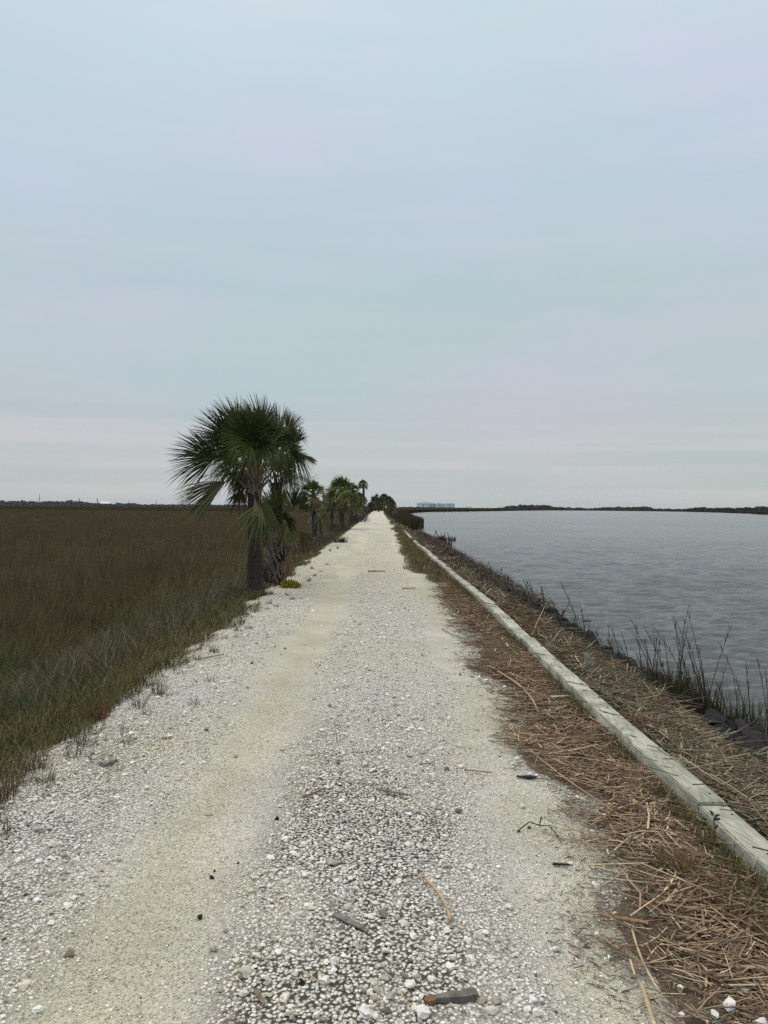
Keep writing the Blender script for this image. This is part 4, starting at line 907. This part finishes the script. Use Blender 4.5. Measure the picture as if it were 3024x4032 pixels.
def husk(root, rloc, base, top, r, n, L_=.22, out_=.35, c=(.13, .11, .095), w_=.05):
    """criss-crossed old leaf bases"""
    base = np.array(base, float); top = np.array(top, float); ac = Acc()
    for i in range(n):
        t = (i+.5)/n; a = i*2.399; p = base+(top-base)*t; o_ = np.array([math.cos(a), math.sin(a), 0]); tg = np.array([-math.sin(a), math.cos(a), 0]); sg = 1 if i % 2 else -1
        l = L_*RG.uniform(.7, 1.25); V = []; st = 4
        for k in range(st+1):
            s = k/st; q = p+o_*(r*.9+out_*l*s*s+.012)+np.array([0, 0, l*s])+tg*sg*l*.38*s; ww = w_*(1-.55*s); th_ = .016
            V += [q-tg*ww/2, q+o_*th_, q+tg*ww/2, q-o_*th_*.5]
        T = []
        for k in range(st):
            for j in range(4):
                a0 = k*4+j; a1 = k*4+(j+1) % 4; T += [(a0, a1, a1+4), (a0, a1+4, a0+4)]
        T += [(st*4, st*4+1, st*4+2), (st*4, st*4+2, st*4+3)]
        ac.add(V, T, np.array(c)*RG.uniform(.5, 1.35))
    return ac.build('husk', M['husk'], root, loc=rloc)
def z1(x, y): return (640+x/2.37, 1520+y/2.37)
def zp(x, y, d): q = P(*z1(x, y), d); return np.array([q.x, q.y, q.z])
def hand_fronds(root, rl, cpx, d, lst, wd=.019):
    c0 = zp(*cpx, d)
    for (hx, hy, tx, ty, spread, droop, dead, dz) in lst:
        hub = zp(hx, hy, d)+np.array([0, dz, 0]); tip = zp(tx, ty, d)+np.array([0, dz*1.8, 0]); L_ = np.linalg.norm(tip-hub)*.97
        nr = np.array([RG.normal(0, .4), -1, RG.normal(.25, .35)])
        frond(root, rl, c0+np.array([0, dz*.1, 0]), hub, tip-hub, nr, L_, spread, nseg=int(32+spread*16), droop=droop, wind=.11, dead=dead, wd=wd, tint=.78)
# palm A: the front one, smooth dark trunk
dA = 13.75; bA = np.array(P(1003, 2350, dA)); bA[2] = float(H(bA[0], bA[1]))-.05; rA = tuple(bA)
topA = zp(850, 960, dA); pA = empty('palm_tree', rA, 'front palm with a smooth dark trunk and wind swept fans reaching left', 'palm', 'cabbage palms along the left edge of the path')
topA2 = zp(850, 850, dA); trunk_mesh(pA, rA, bA, topA2, .152, .12); husk(pA, rA, topA-[0, 0, .12], topA2+[0, 0, .10], .13, 64, .24, .6, c=(.24, .185, .145), w_=.07)
LA = [(720, 480, 640, 130, .95, .05, 0, -.1), (900, 440, 890, 105, .75, .03, 0, .1), (690, 540, 420, 320, .9, .08, 0, -.25), (800, 470, 760, 140, .7, .04, 0, .3),
      (545, 690, 150, 620, 1.15, .10, 0, -.1), (600, 700, 520, 520, .8, .1, 0, .3), (655, 860, 300, 1090, .62, .22, .12, -.2), (690, 640, 450, 480, .8, .1, 0, .2), 
      (900, 620, 1010, 440, .9, .25, 0, -.35), (880, 560, 790, 660, .9, .5, 0, -.45), (950, 560, 1040, 700, .8, .6, 0, -.4), (760, 600, 600, 760, .8, .5, 0, -.3),
      (720, 950, 660, 1090, .8, .3, .45, .2), (940, 1060, 870, 1340, .75, .25, .05, -.35), (1000, 1050, 1010, 1330, .6, .3, 0, -.3), (880, 1010, 940, 1200, .12, .2, 1.0, -.3),
      (820, 520, 640, 420, 1.0, .1, 0, -.3), (760, 700, 640, 800, .9, .5, .3, .3), (980, 560, 1060, 300, .7, .1, 0, .2), (700, 780, 560, 850, .7, .4, .2, .35), (860, 560, 870, 250, 1.0, .1, 0, -.4), (800, 760, 700, 980, .8, .5, .1, .1)]
LA += [(560, 680, 180, 560, 1.0, .12, 0, .05), (650, 865, 310, 1060, .5, .25, .25, -.1), (750, 480, 560, 200, .8, .08, 0, .1), (700, 560, 480, 400, .8, .08, 0, .1)]
for i in range(26):
    hx = rnd.uniform(670, 970); hy = rnd.uniform(430, 690); vx = (hx-850)*(1 if hy < 560 else .55)+rnd.uniform(-70, 50); vy = (hy-800)+rnd.uniform(-60, 160); q = math.hypot(vx, vy)
    LA.append((hx, hy, hx+vx/q*260, hy+vy/q*260, rnd.uniform(.7, 1.0), rnd.uniform(.1, .6), 0, rnd.uniform(-.3, .4)))
hand_fronds(pA, rA, (850, 850), dA, LA)
# palm B: behind right
dB = 17.4; bB = np.array(P(1094, 2290, dB)); bB[2] = float(H(bB[0], bB[1])); rB = tuple(bB); topB = zp(1060, 900, dB)
pB = empty('palm_tree', rB, 'palm behind the front one, crowns merging, dry flower stalks on its right', 'palm', 'cabbage palms along the left edge of the path')
trunk_mesh(pB, rB, bB, topB, .12, .12, c=(.035, .028, .024)); husk(pB, rB, topB-[0, 0, .3], topB+[0, 0, .3], .11, 34, .26, .4, c=(.07, .055, .045))
LB = [(1070, 480, 1090, 190, .6, .03, 0, 0), (1130, 460, 1250, 260, .55, .03, 0, .1), (1000, 450, 970, 230, .6, .05, 0, .2), (1215, 570, 1275, 380, .7, .08, 0, 0), (1200, 560, 1290, 820, .7, .35, 0, -.1),
      (1230, 620, 1440, 700, .14, .05, 0, -.1), (1000, 620, 860, 640, .9, .5, 0, -.5), (1100, 600, 1200, 700, 1.0, .5, 0, -.4), (1100, 560, 1190, 480, 1.0, .2, 0, -.2), (1150, 640, 1240, 800, .8, .5, 0, -.3),
      (1040, 560, 1000, 760, .8, .6, .1, -.5), (1080, 520, 1090, 360, 1.1, .15, 0, -.4), (1160, 700, 1180, 880, .6, .4, .4, 0), (1000, 560, 1120, 420, .9, .3, 0, .3)]
for i in range(16):
    hx = rnd.uniform(980, 1190); hy = rnd.uniform(500, 680); vx = (hx-1060)+rnd.uniform(-60, 60); vy = (hy-780)+rnd.uniform(-60, 160); q = math.hypot(vx, vy)
    LB.append((hx, hy, hx+vx/q*210, hy+vy/q*210, rnd.uniform(.7, 1.0), rnd.uniform(.1, .6), 0, rnd.uniform(-.3, .4)))
hand_fronds(pB, rB, (1060, 800), dB, LB)
frond(pB, rB, zp(1060, 900, dB), zp(1130, 930, dB), np.array([.1, 0, -1]), (0, -1, 0), .38, .35, nseg=22, droop=.2, wind=0, dead=1, name='dead_frond')
def flower_stalk(root, rl, a, b, n=90, spread=.12):
    ac = Acc(); a = np.array(a); b = np.array(b); m_ = (a+b)/2+np.array([0, 0, .08]); tube(ac, [a, m_, b], [.008, .006, .003], (.10, .08, .07), 5)
    for i in range(n):
        t = RG.uniform(.35, 1); p = (a*(1-t)**2+2*m_*t*(1-t)+b*t*t); d = RG.normal(size=3)*spread; d[2] -= .04; q = p+d; e_ = q+RG.normal(size=3)*spread*.35
        tube(ac, [p, (p+q)/2+RG.normal(size=3)*.02, q, e_], .0022, (.09, .075, .075), 3, cap=False)
    ac.build('flower_stalk', M['bark'], root, loc=rl)
flower_stalk(pB, rB, zp(1120, 850, dB), zp(1370, 880, dB), 130, .13); flower_stalk(pB, rB, zp(1120, 900, dB), zp(1290, 940, dB), 80, .1)
flower_stalk(pA, rA, zp(760, 800, dA), zp(330, 860, dA), 80, .09); flower_stalk(pA, rA, zp(700, 800, dA), zp(205, 985, dA), 8, .03)
# palm C: short booted one
dC = 15.4; bC = np.array(P(1085, 2285, dC)); bC = zp(1075, 1800, dC); bC[2] = float(H(bC[0], bC[1]))-.05; rC = tuple(bC); topC = zp(1090, 1400, dC)
pC = empty('palm_tree', rC, 'short palm with a shaggy criss-cross trunk, right of the front palm', 'palm', 'cabbage palms along the left edge of the path')
trunk_mesh(pC, rC, bC, topC, .13, .10, c=(.05, .045, .04)); husk(pC, rC, bC+[0, 0, .1], topC+[0, 0, .05], .15, 90, .26, .45, c=(.20, .18, .165))
LC = [(1080, 1180, 1060, 960, .8, .05, 0, -.1), (1250, 1160, 1400, 1050, .75, .1, 0, 0), (1200, 1150, 1290, 940, .7, .06, 0, 0), (990, 1200, 940, 1010, .7, .1, 0, .2), (1180, 1200, 1200, 1010, .9, .1, 0, .3),
      (1000, 1250, 880, 1350, .8, .35, 0, 0), (1150, 1260, 1290, 1300, .8, .35, 0, -.2), (1250, 1340, 1370, 1480, .6, .3, .5, .3), (1060, 1260, 1100, 1130, 1.1, .3, 0, -.3), (1120, 1250, 1250, 1180, 1.0, .3, 0, -.2),
      (1000, 1380, 950, 1460, .5, .3, .5, 0), (1180, 1270, 1150, 1400, .8, .4, .2, -.3)]
hand_fronds(pC, rC, (1090, 1370), dC, LC)
frond(pC, rC, zp(1110, 1470, dC), zp(1150, 1500, dC-.1), np.array([.15, 0, -1]), (0, -1, 0), .45, .4, nseg=26, droop=.2, wind=0, dead=1, name='dead_frond')
frond(pC, rC, zp(1080, 1430, dC), zp(985, 1400, dC), np.array([-.6, 0, .8]), (0, -1, 0), .2, .2, nseg=6, droop=.2, wind=0, dead=.8, name='dead_frond')

def palm(px, d, top_py, base_off, label, n=22, fr=.75, boots=True, seed=0, droopy=.35, r=.12, dead=2, crown_h=None):
    x = float(P(px, 1998, d).x); b = np.array([x, d, float(H(x, d))-.05]); top = np.array([x+rnd.uniform(-.08, .08), d, float(P(px, top_py, d).z)-fr*.95]); rl = tuple(b)
    root = empty('palm_tree', rl, label, 'palm', 'cabbage palms along the left edge of the path')
    trunk_mesh(root, rl, b, top, r, r*.85, c=(.06, .052, .046), rings=24, sides=10)
    if boots: husk(root, rl, b+(top-b)*.25, top, r, 50, .26, .5, c=(.26, .235, .20))
    for i in range(n):
        k = (i+.5)/n; el = math.radians(88-118*k**1.1); az = i*2.399+seed; h = np.array([math.cos(az)*math.cos(el), math.sin(az)*math.cos(el), math.sin(el)])
        h = norm(h+WIND*.12); hub = top+h*fr*.48; ax = norm(h+DOWN*.25*k); nr = norm(np.array([0, 0, 1.])-h*h[2]+RG.normal(0, .3, 3))
        frond(root, rl, top, hub, ax, nr, fr*RG.uniform(.55, .72), 1.15, nseg=26, droop=droopy*(.4+k), wind=.12, dead=0 if k < .8 else .35, wd=.026+.0004*d, pr=.012+.0002*d, tint=1.55 if d < 130 else .8)
    for i in range(dead):
        az = RG.uniform(0, 6.28); o_ = np.array([math.cos(az), math.sin(az), 0]); frond(root, rl, top-[0, 0, .1], top+o_*.2-[0, 0, .15], o_*.2+DOWN, o_, fr*.6, .4, nseg=14, droop=.2, wind=0, dead=1, wd=.03, name='dead_frond')
    return root
palm(1240, 31, 1900, 0, 'third palm down the path, small yellow green crown on a shaggy trunk', n=24, fr=.58, seed=1, droopy=.3, dead=3)
palm(1262, 36, 1985, 0, 'tiny yellow green palm low in the marsh grass behind the third palm', n=9, fr=.5, boots=False, seed=3, dead=0, r=.07)
palm(1345, 54, 1884, 0, 'broad full palm with hanging left fronds, halfway down the row', n=46, fr=1.2, seed=2, droopy=.55, r=.17, dead=5)
palm(1305, 56, 1935, 0, 'low drooping palm left of the broad full one', n=16, fr=.8, seed=8, droopy=.8, r=.12, dead=3)
palm(1382, 70, 1906, 0, 'narrow palm peeking out right of the broad full one', n=30, fr=.85, seed=4, r=.16, dead=6)
palm(1421, 95, 1944, 0, 'short bushy palm below the tall slim one', n=34, fr=.85, seed=5, droopy=.5, r=.18, dead=4)
palm(1432, 115, 1891, 0, 'tall slim palm standing above the others', n=30, fr=.72, boots=False, seed=6, droopy=.4, r=.2, dead=2)
palm(1405, 88, 1985, 0, 'low shaggy palm at the foot of the short bushy one', n=24, fr=.8, seed=7, droopy=.6, r=.15, dead=6)
palm(1490, 250, 1962, 0, 'dark palm left in the clump where the path ends', n=40, fr=1.7, seed=10, droopy=.6, r=.25, dead=3)
palm(1513, 262, 1946, 0, 'dark palm in the middle of the clump where the path ends', n=44, fr=1.9, seed=11, droopy=.6, r=.3, dead=3)
palm(1534, 256, 1955, 0, 'dark palm right in the clump where the path ends', n=40, fr=1.8, seed=12, droopy=.6, r=.3, dead=3)
palm(1543, 250, 1968, 0, 'lowest dark palm at the water side of the path end clump', n=34, fr=1.6, seed=13, droopy=.7, r=.25, dead=3)

def tree(px, d, top_py, wpx, label, name='evergreen_tree', c=(.030, .042, .026), n=2600, base_z=None, cat='tree', low=.15):
    x = float(P(px, 1998, d).x); z0 = float(H(x, d)) if base_z is None else base_z; zt = float(P(px, top_py, d).z); hw = wpx/FPX*d/2; rl = (x, d, z0)
    root = empty(name, rl, label, cat)
    ac = Acc(); tube(ac, [(x, d, z0-.1), (x+.1, d, z0+(zt-z0)*.4), (x, d, z0+(zt-z0)*.8)], [hw*.08, hw*.06, hw*.02], (.05, .045, .04), 7)
    for i in range(6):
        a = i*1.1; tube(ac, [(x, d, z0+(zt-z0)*.25), (x+math.cos(a)*hw*.6, d+math.sin(a)*hw*.6, z0+(zt-z0)*(.4+.07*i))], [hw*.04, hw*.01], (.05, .045, .04), 5)
    ac.build('trunk', M['bark'], root, loc=rl)
    hc = (zt-z0); K = 26; cen = []
    for i in range(K):
        t = RG.uniform(low, .9); rr_ = hw*.75*math.sqrt(max(.05, 1-((t-.5)/.55)**2))*RG.uniform(.2, 1); a = RG.uniform(0, 6.28); cen.append((x+rr_*math.cos(a), d+rr_*math.sin(a), z0+hc*t))
    cen = np.array(cen); ids = RG.integers(0, K, n); dv = norm(RG.normal(size=(n, 3)))*(RG.random((n, 1))**.4)*np.array([hw*.36, hw*.36, hc*.15])
    p = cen[ids]+dv; s = hw*.10; cc = np.array(c)*RG.uniform(.5, 1.6, (n, 1))*(.7+.6*RG.random(K))[ids][:, None]
    A_ = norm(RG.normal(size=(n, 3)))*s; B_ = norm(RG.normal(size=(n, 3)))*s; V = np.stack([p-A_, p+A_*.6+B_*.6, p+A_, p-B_*.7], 1).reshape(-1, 3)
    b = (np.arange(n)*4)[:, None]; T = np.concatenate([b+np.array([[0, 1, 2]]), b+np.array([[0, 2, 3]])]); ac = Acc(); ac.add(V, T, np.repeat(cc, 4, 0)); ac.build('crown', M['leaf'], root, loc=rl); return root
tree(1478, 300, 1945, 46, 'rounded dark evergreen rising left of the palm clump at the path end', n=3600)
tree(1462, 230, 1972, 34, 'low olive green bushy tree left of the path near its end', c=(.04, .05, .025))
tree(1500, 290, 1962, 30, 'dark evergreen behind the middle of the path end clump')
tree(1449, 150, 1990, 30, 'green brown shrub by the path under the tall slim palm', name='shrub', cat='shrub', c=(.055, .055, .03), n=1500)
tree(1400, 75, 2010, 40, 'grey brown bare looking shrub at the foot of the narrow palm', name='shrub', cat='shrub', c=(.09, .075, .055), n=1500)
tree(1425, 90, 2005, 34, 'dense brown shrub under the short bushy palm', name='shrub', cat='shrub', c=(.07, .055, .04), n=1500)
tree(1556, 140, 2008, 30, 'pale bare bush at the water side of the path end', name='shrub', cat='shrub', c=(.12, .10, .08), n=900, base_z=-.8)
tree(1690, 1500, 1984, 10, 'tiny rounded tree in front of the pale blue buildings', n=300, base_z=0)
tree(1612, 1300, 1991, 8, 'tiny lone tree left of the pale blue buildings', n=300, base_z=0)
# scrubby stems and bare brush at the feet of the palms
def brush(px, py, d, w_, h_, n, c, label):
    x = float(P(px, 1998, d).x); z0 = float(H(x, d)); ac = Acc(); a_ = RG.uniform(0, 6.28, n); r_ = RG.random(n)**.6*w_
    pos = np.stack([x+r_*np.cos(a_), d+r_*np.sin(a_), z0+RG.random(n)*h_*.6+.1], 1)
    sticks(ac, pos, RG.uniform(.25, .7, n)*h_, np.full(n, .0022+.00018*d), a_, RG.uniform(.3, 1.4, n), np.array(c)*RG.uniform(.4, 1.3, (n, 1)), bend=.15, st=4)
    return tag(ac.build('brush_bush', M['reed'], loc=(x, d, z0)), label, 'bush', 'bare brush at the feet of the palms')
brush(955, 0, 14.3, .22, .3, 160, (.16, .14, .11), 'bare grey brush against the foot of the front palm')
brush(1062, 0, 15.6, .22, .4, 160, (.13, .11, .09), 'dark brush around the foot of the short shaggy palm')
brush(1200, 0, 26, .5, .8, 160, (.14, .12, .09), 'bare brush leaning between the short palm and the third palm')
brush(1262, 0, 33, .5, .9, 130, (.12, .10, .08), 'brown brush under the third palm')
brush(1330, 0, 52, .7, 1.1, 140, (.12, .10, .08), 'brown brush under the broad full palm')
brush(1410, 0, 80, 1.1, 1.4, 250, (.13, .10, .09), 'rusty brush beyond the narrow palm')

# ------------------------------------------------------------------ far shore woods, one mass each side
def far_wood(name, prof, d, base_z, c, dens=1.6):
    """prof: (px, top py) outline; crowns are small lumpy balls standing on the far shore"""
    ac = Acc(); bV, bT = ico(1); xs = [p[0] for p in prof]; ys = [p[1] for p in prof]; n = int((xs[-1]-xs[0])*dens)
    for i in range(n):
        px = RG.uniform(xs[0], xs[-1]); dd = d*RG.uniform(.97, 1.05); q = P(px, np.interp(px, xs, ys), dd); zt = base_z+(q.z-base_z)*(.62+.5*float(vn(px*.11, 0, 17))+.22*RG.random()**3)
        if zt-base_z < .6: continue
        r = max(.8, min((zt-base_z)*.5, 4.2))*RG.uniform(.5, 1.1); k = 1+int((zt-base_z)/(r*1.2))
        for j in range(k):
            z = zt-r-j*r*1.3
            V = bV*(1+RG.uniform(-.3, .3, (len(bV), 1)))*np.array([r*1.2, r*1.2, r])+np.array([q.x+RG.normal(0, r*.5), dd+RG.normal(0, r), max(z, base_z)]); ac.add(V, bT, np.array(c)*RG.uniform(.6, 1.4))
    return tag(ac.build(name, M['farwood']), kind='stuff')
far_wood('distant_woods', [(-300, 1974), (0, 1972), (60, 1970), (120, 1975), (200, 1974), (250, 1972), (300, 1971), (335, 1978), (400, 1981), (440, 1984), (470, 1980), (530, 1982), (560, 1986), (700, 1986), (760, 1985)], 2300, -.5, (.020, .028, .022))
far_wood('distant_woods', [(760, 1988), (800, 1985), (1000, 1988), (1480, 1992)], 2300, -.5, (.024, .030, .024), dens=.9)
far_wood('distant_woods', [(1560, 1998), (1600, 1995), (1640, 1996), (1760, 1998), (1830, 1999), (1900, 2000), (1975, 1999), (2000, 1993), (2060, 1988), (2110, 1990), (2140, 1988), (2180, 1995), (2230, 1998), (2330, 2001), (2345, 1998), (2400, 1996), (2480, 1997), (2550, 1996), (2570, 2002), (2690, 2004)], 1550, .2, (.024, .032, .022), dens=2.0)
far_wood('distant_woods', [(2690, 2004), (2720, 2000), (2780, 1998), (2850, 1999), (2900, 2000), (2960, 1999), (3024, 1996), (3300, 1996)], 950, .2, (.020, .030, .022), dens=2.2)

# ------------------------------------------------------------------ far buildings and masts
def fbox(name, px0, px1, py0, py1, d, dep, m_, parent=None, dy=0, bev=.3):
    a = P(px0, py0, d); b = P(px1, py1, d); bm = bmesh.new(); ox, oy, oz = (parent.location if parent else (0, 0, 0))
    box_bm(bm, a.x-ox, b.x-ox, d+dy-oy, d+dy+dep-oy, b.z-oz, a.z-oz, bev); return bm_obj(name, bm, m_, parent)
def hall(px0, px1, wall_py, roof_py, base_py, label, d=2000, win=(), tower=None):
    c = P((px0+px1)/2, base_py, d); root = empty('warehouse', (c.x, d, c.z), label, 'building', 'pale blue waterside buildings far away')
    fbox('wall', px0, px1, wall_py, base_py, d, 30, M['blue'], root)
    a = P(px0, wall_py, d); b = P(px1, roof_py, d); w_ = P(px1, wall_py, d).x-a.x; bm = bmesh.new(); ox, oy, oz = root.location; seg = 12; rows = []
    for yy in (d-.4, d+31):
        rows.append([bm.verts.new((a.x-ox+w_*k/seg, yy-oy, a.z-oz+.05+(b.z-a.z)*math.sin(math.pi*min(1, max(0, .08+.84*k/seg)))**.5)) for k in range(seg+1)])
    for k in range(seg): bm.faces.new((rows[0][k], rows[0][k+1], rows[1][k+1], rows[1][k]))
    for rw, yy in zip(rows, (d-.4, d+31)):
        lo_ = [bm.verts.new((rw[0].co.x, yy-oy, a.z-oz)), bm.verts.new((rw[-1].co.x, yy-oy, a.z-oz))]; bm.faces.new([lo_[0]]+list(rw)+[lo_[1]])
    bm_obj('roof', bm, M['white'], root)
    for (p0, p1, q0, q1) in win: fbox('door', p0, p1, q0, q1, d-.6, .5, M['steel'], root, bev=0)
    if tower: fbox('stair_tower', *tower, d-4, 3, M['steel'], root)
    return root
hall(1642, 1710, 1984, 1978, 1999, 'long pale blue building with a white roof, leftmost of the three', win=[(1666, 1668, 1984, 1998), (1697, 1701, 1988, 1998)], tower=(1706, 1709, 1981, 1999))
hall(1713, 1746, 1985, 1981, 1999, 'middle pale blue building behind bare masts', win=[(1728, 1730, 1983, 1998), (1735, 1737, 1986, 1998)])
hall(1747, 1791, 1984, 1982, 2001, 'right pale blue building standing lowest by the water', win=[(1769, 1771, 1985, 1999), (1782, 1786, 1994, 1998)])
def mast(px, top_py, base_py, d, w_, label, name='mast', m_='steel', grp='masts and chimneys on the left horizon'):
    b = P(px, base_py, d); t = P(px, top_py, d); root = empty(name, (b.x, d, b.z), label, 'tower', grp); h = t.z-b.z; ac = Acc()
    if name == 'radio_mast':
        for k in range(3):
            a = k*2.094; tube(ac, [(math.cos(a)*w_, math.sin(a)*w_, 0), (0, 0, h)], [.35, .2], (0, 0, 0), 5)
        for k in range(10):
            z = h*k/10; r = w_*(1-k/10)
            for j in range(3):
                a = j*2.094; e_ = a+2.094; tube(ac, [(math.cos(a)*r, math.sin(a)*r, z), (math.cos(e_)*r*.9, math.sin(e_)*r*.9, z+h/10)], .15, (0, 0, 0), 4)
    else:
        tube(ac, [(0, 0, 0), (0, 0, h*.93), (0, 0, h*.93), (0, 0, h)], [w_, w_*.75, w_*.95, w_*.95], (0, 0, 0), 10)
    o = ac.build('shaft', M[m_], root); return root
mast(155, 1942, 1974, 2350, 2.0, 'tall thin radio mast above the left woods', 'radio_mast')
mast(312, 1962, 1978, 2300, 1.6, 'left of two stubby chimneys on the left horizon', 'chimney')
mast(383, 1963, 1980, 2300, 1.6, 'right of two stubby chimneys, beside the white tent roof', 'chimney')
mast(457, 1972, 1984, 2400, 1.2, 'faint short mast right of the white tent roof', 'radio_mast')
mast(507, 1968, 1984, 2400, 1.2, 'faint mast above the low shore right of the tent roof', 'radio_mast')
mast(615, 1964, 1986, 2400, 1.3, 'lone thin mast left of the front palm', 'radio_mast')
# white tent roof
c = P(415, 1984, 2250); root = empty('white_tent', (c.x, 2250, c.z), 'white peaked tent roof low on the left horizon', 'tent')
bm = bmesh.new(); w_ = (P(436, 1984, 2250).x-P(396, 1984, 2250).x); h = P(415, 1973, 2250).z-c.z
for k in range(3):
    r = bmesh.ops.create_cone(bm, cap_ends=True, segments=8, radius1=w_*.28, radius2=.2, depth=h*(1-.2*k))
    for v in r['verts']: v.co += Vector((-w_*.28+k*w_*.28, 0, h*(1-.2*k)/2+1.2))
bm_obj('roof', bm, M['white'], root)
bm = bmesh.new(); box_bm(bm, -w_/2, w_/2, -4, 4, 0, 1.2); bm_obj('wall', bm, M['white'], root)
# low jetty beyond the right building
c = P(1845, 1999, 1900); root = empty('jetty', (c.x, 1900, c.z), 'low dark jetty right of the pale blue buildings', 'jetty')
bm = bmesh.new(); hw = 12*1900/FPX; box_bm(bm, -hw, hw, -2, 2, 1.2, 2.0); bm_obj('deck', bm, M['steel'], root)
for k in range(5):
    bm = bmesh.new(); x = -hw+2*hw*k/4*.98+.2; box_bm(bm, x-.3, x+.3, -1, 1, -1.5, 1.2); bm_obj('post', bm, M['steel'], root)

# ------------------------------------------------------------------ thin haze
hm = bpy.data.materials.new('haze'); hm.use_nodes = True; t = hm.node_tree; t.nodes.clear()
ho = N(t, 'ShaderNodeOutputMaterial'); hv = N(t, 'ShaderNodeVolumePrincipled'); hv.inputs['Color'].default_value = (.86, .90, .95, 1); hv.inputs['Density'].default_value = .00004
t.links.new(hv.outputs[0], ho.inputs['Volume'])
bm = bmesh.new(); box_bm(bm, -6500, 6500, -60, 9200, -3.5, 48); tag(bm_obj('haze', bm, hm), kind='stuff')
